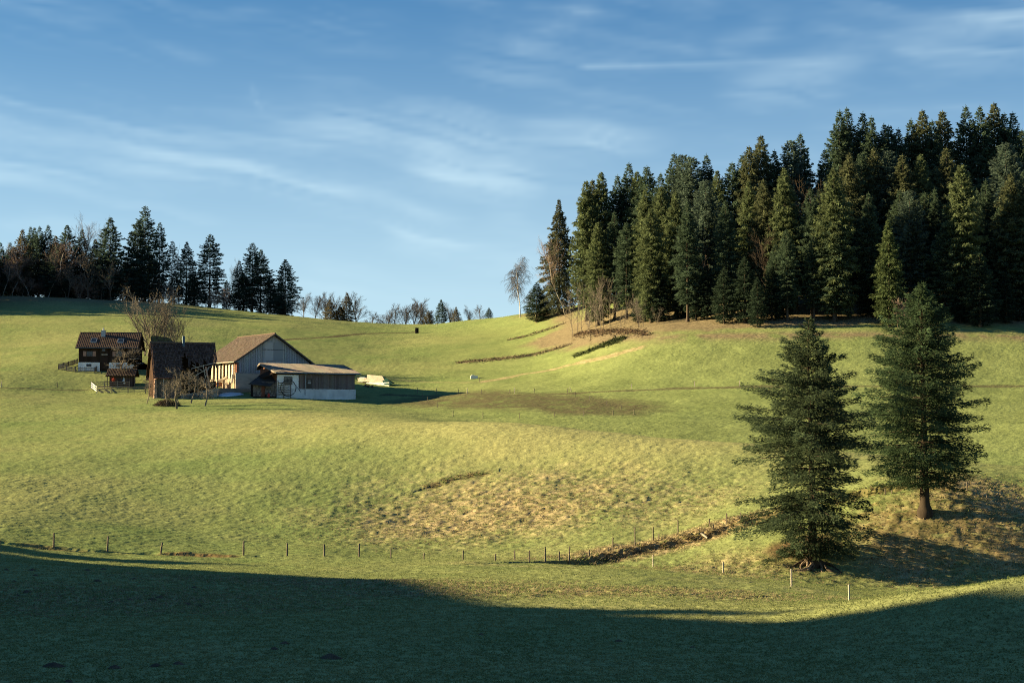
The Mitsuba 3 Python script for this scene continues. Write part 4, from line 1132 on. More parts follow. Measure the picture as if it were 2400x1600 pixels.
proto_conifer('fir_blue', 32, .45, seed=105, R=4.8, z0=5, gap=.9, nb=8, dens=8, tl=.8, tw=.32, rise=.12, droop=.25, hang=.45, pw=.42, **BLUE)
proto_conifer('spruce_brown_top', 36, .42, seed=106, R=4.9, z0=5, gap=.95, nb=7, dens=8, tl=1.0, tw=.34, rise=.1, droop=.5, hang=1.0, pw=.62, **BTOP)
proto_conifer('spruce_young', 22, .25, seed=107, R=3.6, z0=1.0, gap=.72, nb=7, dens=8, tl=.8, tw=.28, rise=.02, droop=.45, hang=.9, pw=.85, base=(.036, .060, .032), tip=(.092, .128, .060))
proto_conifer('young_dark', 20, .25, seed=117, R=3.4, z0=.8, gap=.7, nb=7, dens=8, tl=.75, tw=.28, rise=.05, droop=.4, hang=.8, pw=.8, base=(.018, .034, .028), tip=(.040, .064, .044))
proto_conifer('skyline_spruce', 25, .36, seed=111, R=5.6, z0=.6, gap=.95, nb=7, dens=8, tl=.85, tw=.32, rise=.28, droop=.55, hang=.45, pw=.8, **SKY1)
proto_conifer('skyline_spruce_narrow', 26, .36, seed=112, R=4.4, z0=1.5, gap=.95, nb=6, dens=8, tl=.85, tw=.32, rise=.2, droop=.5, hang=.5, pw=.82, **SKY1)
proto_conifer('skyline_fir', 30, .4, seed=113, R=5.4, z0=2, gap=1.1, nb=6, dens=8, tl=.9, tw=.34, rise=.2, droop=.45, hang=.5, pw=.6, **SKY1)
proto_conifer('high_crown_pine', 24, .26, seed=114, R=2.6, z0=10.5, gap=.85, nb=5, dens=8, tl=.7, tw=.28, rise=.1, droop=.3, hang=.5, pw=.6, **SKY1)
proto_conifer('skyline_spruce_brown', 15, .25, seed=115, R=3.2, z0=.4, gap=.62, nb=7, dens=10, tl=.6, tw=.22, rise=.15, droop=.45, hang=.6, pw=.9, base=(.055, .055, .036), tip=(.11, .10, .06))
proto_conifer('drooping_spruce', 34, .4, seed=116, R=6.0, z0=1.8, gap=.95, nb=8, dens=8, tl=.95, tw=.34, rise=.0, droop=.75, hang=.9, pw=.92, base=(.034, .050, .036), tip=(.086, .098, .066))


def bare_tree(seed, H, r, spread, first, kids, depth, up=.55, weep=0.0, stems=1, twig_r=.022, ribs=1.0, shape=None):
    """A leafless tree: (trunk mesh, crown mesh) of limbs and twigs."""
    rng = np.random.default_rng(seed)
    TR, CR = MB(), MB()
    tw_v = []

    def limb(p, d, L, rr, lev):
        n = 5 if lev < 2 else 4
        pts = [p]
        dd = d
        for i in range(n):
            dd = unit(dd + rng.normal(size=3) * .13 + np.array([0, 0, up * .16 - weep * .30 * (lev >= 2)]))
            pts.append(pts[-1] + dd * L / n)
        pts = np.array(pts)
        rad = np.linspace(rr, rr * (.5 if lev < 1 else .3), n + 1)
        if lev < depth:
            (TR if lev == 0 else CR).tube(pts, rad, 6 if lev == 0 else 3, cap=False)
            k = kids[min(lev, len(kids) - 1)]
            for i in range(k):
                s = (first if lev == 0 else .2) + (1 - (first if lev == 0 else .2)) * (i + rng.random()) / k
                s = min(s, .99)
                q = np.array([np.interp(s * n, np.arange(n + 1), pts[:, j]) for j in range(3)])
                ax = unit(pts[min(int(s * n) + 1, n)] - pts[min(int(s * n), n - 1)])
                e = unit(np.cross(ax, rng.normal(size=3)))
                ang = spread * rng.uniform(.6, 1.25)
                nd = unit(ax * math.cos(ang) + e * math.sin(ang))
                sh = 1.0 if shape is None or lev else shape(s)
                limb(q, nd, L * rng.uniform(.42, .66) * (1 - .45 * (s if lev == 0 else s * .6)) * sh * (1 if lev else .95), max(rr * .45 * (1 - .4 * s), twig_r), lev + 1)
        else:
            a, b, c_ = pts[0], pts[len(pts) // 2], pts[-1]
            w = unit(np.cross(c_ - a, rng.normal(size=3))) * twig_r
            w2 = unit(np.cross(c_ - a, w)) * twig_r
            tw_v.append([a - w, a + w, b]); tw_v.append([b - w * .8, b + w * .8, c_])
    for k in range(stems):
        p = np.array([rng.normal() * .5, rng.normal() * .5, -.5]) if stems > 1 else np.array([0, 0, -.5])
        d = unit(np.array([rng.normal() * (.16 if stems > 1 else .03), rng.normal() * (.16 if stems > 1 else .03), 1.0]))
        limb(p, d, H * (1 if stems == 1 else rng.uniform(.75, 1)), r * (1 if stems == 1 else .6), 0)
    t = np.array(tw_v).reshape(-1, 3)
    CR.add(t, np.arange(len(t)).reshape(-1, 3))
    return TR.get()[0], CR.get()[0]


def proto_bare(name, H, trunk='bark_bsdf', crown='twig_bsdf', **kw):
    t, c = bare_tree(H=H, **kw)
    top = max(c[0][:, 2].max(), t[0][:, 2].max())
    scene['proto_' + name] = {'type': 'shapegroup', 'trunk': mikit.ply(t, trunk, smooth=True), 'crown': mikit.ply(c, crown)}
    PROTO[name] = top


proto_bare('bare_round', 11, seed=201, r=.2, spread=.75, first=.28, kids=(13, 9, 8), depth=3, crown='greytwig_bsdf', twig_r=.026)
proto_bare('bare_upright', 15, seed=202, r=.2, spread=.6, first=.30, kids=(14, 9, 8), depth=3, crown='greytwig_bsdf', up=.7, twig_r=.028)
proto_bare('bare_birch', 20, 'birchbark_bsdf', 'redtwig_bsdf', seed=203, r=.15, spread=.6, first=.40, kids=(18, 9, 8), depth=3, up=.4, twig_r=.028)
proto_bare('bare_beech', 24, 'bark_bsdf', 'twig_bsdf', seed=204, r=.3, spread=.68, first=.38, kids=(14, 9, 9), depth=3, up=.7, twig_r=.032)
proto_bare('forest_beech', 22, 'bark_bsdf', 'bark_bsdf', seed=214, r=.2, spread=.66, first=.4, kids=(14, 9, 8), depth=3, up=.6, twig_r=.03)
proto_bare('weeping_birch', 15, 'birchbark_bsdf', 'darktwig_bsdf', seed=205, r=.16, spread=.62, first=.25, kids=(22, 13, 11), depth=3, up=.45, weep=1.6, twig_r=.03)
proto_bare('bare_bush', 4.5, 'twig_bsdf', 'redtwig_bsdf', seed=206, r=.07, spread=.65, first=.10, kids=(9, 7, 6), depth=3, up=.5, stems=6, twig_r=.018)
proto_bare('corner_bush', 6, 'greytwig_bsdf', 'greytwig_bsdf', seed=216, r=.09, spread=.6, first=.15, kids=(9, 6, 5), depth=3, up=.5, stems=3, twig_r=.016)
proto_bare('fruit_tree', 4.6, 'greytwig_bsdf', 'greytwig_bsdf', seed=207, r=.12, spread=1.05, first=.32, kids=(12, 9, 8), depth=3, up=.15, twig_r=.016)
proto_bare('fruit_tree_b', 4.6, 'greytwig_bsdf', 'greytwig_bsdf', seed=208, r=.12, spread=1.0, first=.34, kids=(11, 9, 8), depth=3, up=.3, twig_r=.016)
proto_bare('ash_cluster', 10, 'greytwig_bsdf', 'greytwig_bsdf', seed=209, r=.15, spread=.5, first=.25, kids=(9, 6, 5), depth=3, up=.9, stems=5, twig_r=.02)
proto_bare('far_round', 12, 'darktwig_bsdf', 'darktwig_bsdf', seed=221, r=.24, spread=.7, first=.22, kids=(14, 10, 9), depth=3, up=.5, twig_r=.042)
proto_bare('far_upright', 15, 'darktwig_bsdf', 'darktwig_bsdf', seed=222, r=.24, spread=.55, first=.22, kids=(16, 10, 9), depth=3, up=.7, twig_r=.042)


def plant(name, proto, px, py, Y, label, cat, group=None, base=None, wide=1.0, turn=None, lean=0.0, sink=0.0):
    """A tree whose top is seen at (px, py), standing at depth Y (or at the pixel row base)."""
    rng = random.Random(f'{name}{px}{py}{Y}')
    if base is not None:
        g = spot(px, base, Y)
        Y = g[1]
    top = at(px, py, Y)
    g = on(top[0], Y)
    H = top[2] - g[2]
    k = numbered(name)
    s = H / PROTO[proto]
    w = s * wide
    M = T().translate([float(g[0]), float(g[1]), float(g[2]) - sink]).rotate([0, 1, 0], lean).rotate([0, 0, 1], turn if turn is not None else rng.random() * 360).scale([w, w, s])
    scene[k] = {'type': 'instance', 'group': {'type': 'ref', 'id': 'proto_' + proto}, 'to_world': M}
    tag(k, label, cat, group)
    return g, H


HLOG = []
# --- the right forest, skyline rank from left to right
SKY_R = [(1374, 424, 362, 'spruce_olive_tall'), (1388, 421, 366, 'spruce_brown_top'), (1409, 404, 362, 'spruce_olive_tall'), (1447, 409, 365, 'spruce_dark'), (1475, 380, 366, 'spruce_dark'), (1493, 402, 362, 'spruce_olive_tall'), (1516, 389, 358, 'spruce_dark_wide'),
         (1549, 404, 350, 'spruce_dark'), (1581, 357, 352, 'spruce_dark'), (1600, 364, 350, 'fir_blue'), (1620, 369, 346, 'fir_blue'), (1655, 361, 350, 'spruce_dark'), (1681, 400, 340, 'spruce_olive_tall'), (1716, 380, 340, 'spruce_dark_wide'), (1739, 360, 340, 'spruce_dark'), (1756, 342, 338, 'spruce_brown_top'),
         (1783, 317, 340, 'spruce_brown_top'), (1815, 350, 340, 'spruce_dark'), (1854, 330, 340, 'fir_blue'), (1876, 311, 342, 'spruce_dark'), (1933, 348, 338, 'spruce_dark'), (1967, 257, 348, 'spruce_dark'), (1985, 251, 350, 'spruce_dark'), (2022, 261, 350, 'spruce_dark'), (2042, 271, 346, 'spruce_dark'), (2072, 289, 346, 'spruce_dark'),
         (2083, 293, 350, 'spruce_dark_wide'), (2105, 299, 346, 'spruce_dark'), (2135, 277, 350, 'spruce_dark'), (2161, 257, 348, 'spruce_brown_top'), (2184, 281, 346, 'spruce_dark'), (2209, 259, 350, 'spruce_brown_top'), (2263, 247, 350, 'spruce_dark'), (2297, 247, 348, 'spruce_dark'), (2329, 240, 350, 'spruce_brown_top'), (2354, 263, 348, 'spruce_dark'), (2374, 261, 350, 'spruce_dark'), (2396, 303, 345, 'spruce_dark')]
TONE = {'spruce_olive': 'olive green', 'spruce_olive_tall': 'olive green', 'spruce_dark': 'dark green', 'spruce_dark_wide': 'broad dark green', 'fir_blue': 'blue green broad topped', 'spruce_brown_top': 'brown topped'}
for i, (px, py, Y, pr) in enumerate(SKY_R):
    g, H = plant('forest_spruce', pr, px, py, Y, f'{TONE[pr]} conifer, {ORD[i]} tip from the left along the right forest skyline', 'conifer', 'conifers of the right forest skyline', wide=.95)
    HLOG.append(('sky', px, round(H, 1)))
# --- the front and middle ranks
MID_R = [(1402, 520, 345, 'spruce_olive'), (1525, 487, 322, 'spruce_olive'), (1514, 442, 338, 'spruce_olive_tall'), (1551, 439, 335, 'spruce_olive'), (1583, 450, 325, 'spruce_olive_tall'), (1653, 423, 322, 'fir_blue'), (1440, 495, 345, 'spruce_dark'), (1468, 520, 340, 'spruce_dark_wide'), (1610, 470, 312, 'spruce_dark'), (1700, 470, 312, 'spruce_dark'),
         (1755, 425, 315, 'spruce_olive_tall'), (1838, 394, 308, 'spruce_olive_tall'), (1790, 420, 312, 'spruce_brown_top'), (1953, 394, 300, 'spruce_olive'), (1990, 358, 318, 'spruce_brown_top'), (2018, 358, 320, 'spruce_dark_wide'), (2048, 346, 320, 'spruce_brown_top'), (2080, 354, 320, 'fir_blue'), (2115, 362, 316, 'spruce_brown_top'), (2158, 362, 316, 'spruce_olive_tall'), (2218, 346, 316, 'spruce_brown_top'),
         (2253, 385, 298, 'spruce_olive'), (2356, 336, 312, 'fir_blue'), (2368, 405, 300, 'spruce_brown_top'), (2131, 447, 303, 'fir_blue'), (2081, 516, 293, 'spruce_young'), (2035, 450, 302, 'spruce_dark'), (2398, 400, 300, 'spruce_dark'), (1900, 440, 305, 'spruce_dark'), (2310, 420, 308, 'spruce_dark'), (2190, 440, 308, 'spruce_dark')]
NOTE = {1953: 'tall bushy olive spruce catching the sun at the front of the right forest', 2253: 'broad sunlit olive spruce with drooping curtains at the front right of the forest', 2081: 'small slender young spruce with side lit branches before the dark forest', 2131: 'bluish fir with rounded top standing behind the small young spruce', 1838: 'narrow spruce with sunlit hanging twigs in the middle of the right forest'}
for i, (px, py, Y, pr) in enumerate(MID_R):
    lab = NOTE.get(px) or f'{TONE.get(pr, "young green")} conifer, {ORD[sorted(m[0] for m in MID_R).index(px)]} from left among front ranks of the right forest'
    g, H = plant('forest_spruce', pr, px, py, Y, lab, 'conifer', 'conifers in the front ranks of the right forest', wide=1.0)
    HLOG.append(('mid', px, round(H, 1)))
# --- the shaded interior: dark trees that nothing tells apart
rf = random.Random(77)
for i in range(64):
    px = rf.uniform(1400, 2440)
    e = np.interp(px, [1400, 1500, 1700, 1800, 2400], [372, 335, 300, 296, 291])
    Y = e + rf.uniform(4, 45)
    py = np.interp(px, [1400, 1500, 1700, 1900, 2100, 2400], [560, 540, 520, 470, 450, 440]) + rf.uniform(-30, 110)
    plant('inner_forest_spruce', rf.choice(['spruce_dark', 'spruce_dark_wide', 'spruce_dark']), px, py, Y, 'dark spruce in the shaded interior of the right forest', 'conifer', 'dark spruces inside the right forest', wide=rf.uniform(.95, 1.25))
# understorey of young dark firs at the forest foot
for i in range(26):
    px = 1480 + i * 36 + rf.uniform(-14, 14)
    e = np.interp(px, [1400, 1500, 1700, 1800, 2400], [360, 322, 296, 292, 288])
    if 1835 < px < 1975 or 2110 < px < 2240: continue
    plant('young_fir', 'young_dark', px, rf.uniform(590, 690), e + rf.uniform(2, 12), 'young dark spruce in the shade at the foot of the right forest', 'conifer', 'young spruces at the forest foot', wide=rf.uniform(1.1, 1.5))
# --- the forest's left corner
plant('drooping_spruce_tree', 'drooping_spruce', 1310, 467, 396, 'tall drooping spruce standing alone at the left corner of the right forest', 'conifer', wide=.98)
plant('young_fir', 'young_dark', 1258, 662, 400, 'small dark bushy spruce beside the weeping birch', 'conifer', wide=1.9)
plant('young_fir', 'young_dark', 1275, 690, 402, 'lowest dark bushy spruce under the drooping spruce', 'conifer', wide=2.2)
plant('birch', 'weeping_birch', 1219, 597, 420, 'weeping birch leaning left on the hill crest before the sky', 'birch', lean=-6, turn=40, wide=1.0)
plant('birch', 'bare_birch', 1325, 545, 388, 'slim white birch leaning against the drooping spruce', 'birch', lean=-5, wide=.7)
plant('bare_tree', 'bare_upright', 1240, 672, 412, 'thin bare sapling right of the weeping birch', 'tree', wide=.6)
plant('bare_tree', 'forest_beech', 1900, 392, 332, 'reddish brown bare beech crown among the tall conifers of the right forest', 'tree', wide=1.1)
plant('bare_tree', 'forest_beech', 1781, 520, 306, 'bare twiggy birch in the dark middle of the right forest', 'birch', wide=.9)
plant('bare_tree', 'bare_birch', 1650, 560, 318, 'pale stemmed bare birch in the dark left half of the right forest', 'birch', wide=.7)
BUSH = [(1352, 655, 345), (1385, 660, 337), (1418, 640, 333), (1452, 690, 326), (1505, 700, 316), (1536, 715, 318)]
for i, (px, py, Y) in enumerate(BUSH):
    plant('bare_bush', 'corner_bush', px, py, Y, f'leafless brown bush, {ORD[i]} from the left at the forest corner', 'bush', 'leafless bushes at the forest corner', wide=.75)
plant('bare_tree', 'bare_upright', 1496, 680, 316, 'spindly forked bare tree on the felled slope at the forest corner', 'tree', wide=.9, lean=-6)
plant('bare_tree', 'bare_upright', 1384, 715, 322, 'slanting bare sapling left at the felled forest corner', 'tree', wide=.9, lean=-8)
plant('bare_bush', 'bare_bush', 2115, 690, 290, 'brown leafless bush between the small young spruce and the right fir', 'bush', wide=.9)

# --- the left forest and the trees along the skyline
LC = [(2, 568, 505, 'skyline_spruce_narrow', None), (24, 568, 510, 'skyline_spruce_narrow', None), (53, 538, 512, 'skyline_spruce_brown', None), (72, 531, 520, 'skyline_spruce_narrow', None), (81, 533, 525, 'skyline_spruce_narrow', None), (93, 530, 518, 'skyline_spruce_narrow', None), (113, 527, 520, 'skyline_spruce_narrow', None), (131, 553, 512, 'skyline_spruce_brown', None), (158, 528, 512, 'skyline_spruce', None),
      (193, 536, 515, 'skyline_spruce_narrow', None), (224, 560, 516, 'skyline_spruce_brown', None), (259, 510, 508, 'skyline_spruce', None), (323, 519, 512, 'skyline_spruce', None), (341, 483, 516, 'skyline_fir', None), (375, 521, 512, 'skyline_fir', None), (404, 565, 512, 'high_crown_pine', None), (438, 567, 512, 'skyline_spruce', None), (493, 549, 512, 'skyline_fir', None), (561, 610, 514, 'skyline_spruce_narrow', None),
      (592, 569, 514, 'skyline_fir', None), (612, 585, 516, 'skyline_spruce', None), (634, 639, 514, 'skyline_spruce_narrow', None), (669, 608, 512, 'skyline_spruce', None)]
DESC = {404: 'thin high crowned conifer standing free between the left tree groups', 341: 'tallest fir of the left hill with a ragged spire', 669: 'broad dark spruce at the right end of the left tree row', 493: 'round topped dark fir in the left tree row', 259: 'pointed broad dark spruce at the right of the bare trees on the left hill'}
for i, (px, py, Y, pr, b) in enumerate(LC):
    plant('skyline_conifer', pr, px, py, Y, DESC.get(px) or f'{"brownish" if "brown" in pr else "dark"} conifer, {ORD[i]} from the left in the row on the left hill', 'conifer', 'conifers on the left hill', wide={53: 1.0, 131: 1.0, 224: .9, 341: 1.0, 375: .75, 561: 1.15, 438: .95, 493: 1.25, 592: 1.05, 612: 1.1, 669: 1.25}.get(px, 1.05))
    HLOG.append(('left', px, 0))
LB = [(198, 490, 512, 'bare_beech', 'tall spreading bare beech above the left hill', 1.0), (240, 500, 516, 'bare_beech', 'tall bare beech with high crown beside the pointed spruce', .6), (72, 565, 508, 'bare_birch', 'reddish bare birch, left one of the pair in front of the left conifers', 1.2), (115, 558, 506, 'bare_birch', 'reddish bare birch, right one of the pair in front of the left conifers', 1.35), (30, 590, 506, 'bare_birch', 'reddish bare birch near the left picture edge', 1.0), (8, 600, 503, 'bare_birch', 'bare birch cut by the left picture edge', 1.0),
      (160, 615, 504, 'bare_round', 'low bare round tree before the bluish spruce of the left forest', 1.0), (208, 585, 503, 'bare_round', 'broad bare round tree in the middle of the left forest', 1.35), (238, 620, 505, 'bare_round', 'low bare round tree left of the pointed spruce', 1.2), (262, 610, 503, 'bare_round', 'pale stemmed bare tree before the pointed spruce', 1.1), (290, 600, 512, 'bare_upright', 'bluish bare tree right of the pointed spruce', .9), (421, 570, 518, 'bare_upright', 'slim bare tree beside the thin high crowned conifer', .6), (541, 600, 518, 'bare_upright', 'bare upright tree between the two tree groups of the left row', .8), (45, 560, 520, 'bare_upright', 'grey bare upright tree behind the left birches', .8), (140, 545, 520, 'bare_upright', 'grey bare upright tree behind the right birch', .7)]
for px, py, Y, pr, lab, w in LB:
    plant('bare_tree', pr, px, py, Y, lab, 'tree', 'bare trees on the left hill', wide=w)
rl = random.Random(8)
for i in range(16):
    plant('hill_sapling', 'bare_birch', rl.uniform(-5, 300), rl.uniform(600, 650), rl.uniform(505, 530), 'thin bare stem in the undergrowth of the left forest', 'tree', 'thin bare stems in the left forest', wide=rl.uniform(.7, 1.2))
for i in range(22):
    px = rl.uniform(-10, 330) if i < 14 else rl.uniform(330, 680)
    y1 = np.interp(px, [0, 300, 680], [640, 640, 700])
    plant('hill_bush', 'bare_bush', px, y1 + rl.uniform(-12, 14), rl.uniform(508, 522), 'brown leafless bush in the undergrowth of the left tree row', 'bush', 'leafless bushes under the left tree row', wide=1.3)
# trees of the same wood past the left edge of the picture, whose shade falls over the left hill
for i in range(70):
    Y = rl.uniform(440, 515)
    x = -.372 * Y - rl.uniform(0, 75)
    g = on(x, Y)
    k = numbered('edge_spruce')
    s = rl.uniform(.8, 1.15)
    scene[k] = {'type': 'instance', 'group': {'type': 'ref', 'id': 'proto_skyline_spruce'}, 'to_world': T().translate([float(v) for v in g]).rotate([0, 0, 1], rl.random() * 360).scale([s, s, s])}
    tag(k, 'spruce of the left wood beyond the left picture edge', 'conifer', 'spruces past the left picture edge')
for i in range(44):
    px = rl.uniform(-8, 322) if i < 34 else rl.uniform(322, 690)
    Yb = rl.uniform(506, 535)
    py = np.interp(px, [0, 150, 322, 500, 690], [585, 585, 590, 630, 668]) + rl.uniform(-12, 60)
    plant('inner_wood_spruce', rl.choice(['skyline_spruce', 'skyline_spruce_narrow', 'skyline_spruce']), px, py, Yb, 'dark spruce in the shaded depth of the left wood', 'conifer', 'dark spruces inside the left wood', wide=rl.uniform(1.2, 1.7))
CB = [(715, 687, 560, 'far_upright', .9), (737, 688, 562, 'far_upright', .8), (762, 687, 566, 'far_round', 1.0), (789, 696, 570, 'far_round', .9), (836, 688, 570, 'far_round', 1.0), (872, 736, 575, 'far_round', 1.5), (905, 728, 600, 'far_round', 1.3), (922, 716, 600, 'far_round', 1.0), (950, 706, 600, 'far_upright', 1.0), (968, 702, 602, 'far_upright', 1.0), (993, 703, 600, 'far_upright', .8), (1015, 722, 605, 'far_upright', .9), (1053, 713, 600, 'far_upright', .9), (1098, 720, 560, 'far_upright', .7), (1127, 718, 520, 'far_round', .9)]
for i, (px, py, Y, pr, w) in enumerate(CB):
    plant('bare_tree', pr, px, py - 6, Y, f'distant grey bare tree, {ORD[i]} from the left behind the skyline saddle', 'tree', 'bare trees behind the skyline saddle', wide=w * 1.35)
CC = [(774, 702, 556, 'skyline_spruce_brown', 1.5), (797, 713, 556, 'skyline_spruce_brown', 1.3), (813, 686, 556, 'skyline_spruce_brown', 1.2), (986, 746, 570, 'skyline_spruce_brown', 2.0), (1004, 727, 570, 'skyline_spruce_brown', 1.4), (1034, 702, 560, 'skyline_spruce', 1.1), (1069, 719, 550, 'skyline_spruce_brown', 1.2), (1100, 743, 520, 'skyline_spruce_brown', 1.5), (1146, 721, 470, 'skyline_spruce', 1.5)]
for i, (px, py, Y, pr, w) in enumerate(CC):
    plant('skyline_conifer', pr, px, py, Y, f'small {"brownish" if "brown" in pr else "dark green"} conifer, {ORD[i]} from the left behind the skyline saddle', 'conifer', 'small conifers behind the skyline saddle', wide=w)

# --- trees round the farm
for i, (px, py, b, Y, pr, w, lab) in enumerate([(344, 880, 946, 248, 'fruit_tree_b', .9, 'slim fruit tree at the plank fence, leftmost of the orchard row'), (392, 885, 953, 244, 'fruit_tree_b', .9, 'thin fruit tree standing in the twig heap'), (417, 858, 958, 241, 'fruit_tree', 1.25, 'largest fruit tree of the orchard, right of the twig heap'), (420, 880, 944, 250, 'fruit_tree_b', 1.15, 'fruit tree hidden behind the largest fruit tree'), (447, 868, 945, 249, 'fruit_tree_b', 1.2, 'fruit tree second from the right before the broken barn roof'), (480, 878, 951, 246, 'fruit_tree', 1.15, 'rightmost fruit tree of the orchard')]):
    plant('fruit_tree', pr, px, py, Y, lab, 'fruit tree', 'fruit trees before the ruined farmhouse', base=b, wide=w)
plant('garden_tree', 'fruit_tree', 290, 807, 279, 'round bare garden tree before the right half of the brown farmhouse', 'tree', base=None, wide=1.4)
for i, (px, py, Y, w, lab) in enumerate([(343, 735, 312, 1.5, 'bare multi stemmed ash, leftmost of the clump behind the ruined farmhouse'), (366, 668, 310, 1.5, 'tallest bare ash in the middle of the clump behind the ruined farmhouse'), (388, 690, 309, 1.5, 'bare ash right of the tallest in the clump behind the ruined farmhouse'), (416, 720, 308, 1.3, 'bare ash at the right of the clump above the blue stovepipe')]):
    plant('bare_ash', 'ash_cluster', px, py, Y, lab, 'tree', 'bare ashes behind the ruined farmhouse', wide=w)


# --- the two big firs by the gully
def hero(name, px, py_base, py_top, Y, prof, rmax, label, seed, z0, gap, nb, dens, ecc, base, tip, r, droop, ragged, roots):
    g = spot(px, py_base, Y)
    H = (at(px, py_top, g[1])[2] - g[2])
    k = thing(name, label, 'fir tree')
    M = np.eye(4); M[:3, 3] = g
    v, f, c, br = conifer(seed=seed, H=H, R=rmax, z0=z0, gap=gap, nb=nb, dens=dens, tl=.40, tw=.085, rise=.10, droop=droop, hang=.55, prof=prof, base=base, tip=tip, amt=.38, ecc=ecc, wood=True, ragged=ragged)
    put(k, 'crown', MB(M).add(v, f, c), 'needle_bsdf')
    t = MB(M)
    (tv, tf) = taper_trunk(H, r, seed, 12, .15, 1.7)
    t.add(tv, tf)
    put(k, 'trunk', t, 'farbark_bsdf', smooth=True)
    b = MB(M)
    for pts, L in br:
        if L > 1.2: b.tube(pts, np.linspace(.014 + .011 * L, .006, len(pts)), 3, cap=False)
    put(k, 'branches', b, 'bark_bsdf', kind='stuff')
    rng = R3(seed)
    for i in range(roots):
        a = rng.uniform(math.pi * .95, math.pi * 1.95)
        L = rng.uniform(1.0, 2.6)
        pts = []
        for s in np.linspace(0, 1, 7):
            q = g[:2] + np.array([math.cos(a + .35 * math.sin(s * 5 + i)), math.sin(a + .35 * math.sin(s * 5 + i))]) * (.25 + L * s)
            pts.append(on(q[0], q[1], .42 * (1 - s) ** 2 + .05 - .09 * s))
        put(k, 'root', MB().tube(pts, np.linspace(.15, .04, 7), 6), 'twig_bsdf' if i % 2 else 'bark_bsdf', smooth=True)
    return g, H


PL = ([0, .03, .07, .156, .24, .325, .41, .52, .58, .63, .68, .75, .82, .9, .95, .985, 1], [.005, .04, .13, .36, .60, .80, .90, .98, .95, .72, .66, .92, 1.0, .80, .62, .35, .1])
PR = ([0, .03, .05, .14, .23, .32, .41, .5, .59, .68, .76, .83, .875, .90, 1], [.005, .04, .09, .31, .52, .76, .88, .95, .97, 1.0, .97, .90, .66, .1, .05])
GL, HL = hero('big_fir', 1905, 1322, 742, 111, PL, 4.5, 'big ragged fir with exposed roots, left one of the foreground pair', 301, .9, .44, 7, 40, (-.08, 0), (.030, .050, .032), (.068, .098, .058), .34, .42, .42, 11)
GR, HR = hero('big_fir', 2168, 1203, 660, 114.5, PR, 4.7, 'big dense fir with clear thick trunk, right one of the foreground pair', 302, 2.3, .44, 8, 34, (-.10, 0), (.026, .048, .030), (.060, .098, .054), .36, .26, .32, 0)
HLOG += [('hero', 0, round(HL, 1)), ('hero', 1, round(HR, 1))]

# ------------------------------------------------------------------ brash, molehills, grass


def brash(p0, p1, w, n, label, seed, hgt=.38, cols=((.10, .09, .055), (.26, .22, .15)), jag=1.0):
    rng = R3(seed)
    a, b = np.array(p0[:2]), np.array(p1[:2])
    t = unit(b - a); nrm = np.array([-t[1], t[0]])
    s = rng.random(n)
    taper = np.minimum(1, .25 + 3 * np.minimum(s, 1 - s)) * (.7 + .6 * meshkit.noise(np.stack([s * 14, 0 * s + seed, 0 * s], -1), 2))
    off = rng.normal(size=n) * .55 * w * taper
    xy = a + (b - a) * s[:, None] + nrm * off[:, None]
    z = ground_z(xy[:, 0], xy[:, 1])
    h = hgt * taper * np.exp(-(off / (w * .6)) ** 2) * rng.random(n)
    P = np.stack([xy[:, 0], xy[:, 1], z + h], 1)
    D = unit(rng.normal(size=(n, 3)) * [1, 1, .35])
    L = rng.uniform(.25, 1.3, n) * jag
    W = unit(np.cross(D, rng.normal(size=(n, 3)))) * rng.uniform(.03, .10, n)[:, None]
    V = np.stack([P - W, P + W, P + D * L[:, None]], 1).reshape(-1, 3)
    k = rng.random(n)[:, None]
    C = np.repeat((np.array(cols[0]) * (1 - k) + np.array(cols[1]) * k) * rng.uniform(.6, 1.3, n)[:, None], 3, 0)
    key = thing('brash_row', label, 'brushwood', kind='stuff')
    scene[key] = mikit.ply((V, np.arange(3 * n).reshape(-1, 3)), 'tinted_bsdf', color=C)


brash(spot(1070, 850), spot(1340, 806), 3.6, 2900, 'long dark row of cut branches, the lower one on the slope left of the forest', 401)
brash(spot(1190, 797), spot(1325, 757), 2.4, 800, 'thin row of cut branches, the upper one on the slope left of the forest', 402, .45)
brash(spot(1345, 836), spot(1405, 815), 2.2, 700, 'small dark pile of green branches below the forest corner, the lower one', 403, .6, ((.04, .06, .03), (.10, .12, .05)))
brash(spot(1405, 815), spot(1465, 792), 3.0, 1300, 'dark pile of green branches at the foot of the forest corner, the upper one', 404, .8, ((.04, .06, .03), (.10, .12, .05)))
brash(spot(1350, 782), spot(1520, 786), 3.4, 2400, 'litter of brown twigs and stumps along the felled forest corner', 405, .5, ((.07, .05, .035), (.17, .125, .09)))


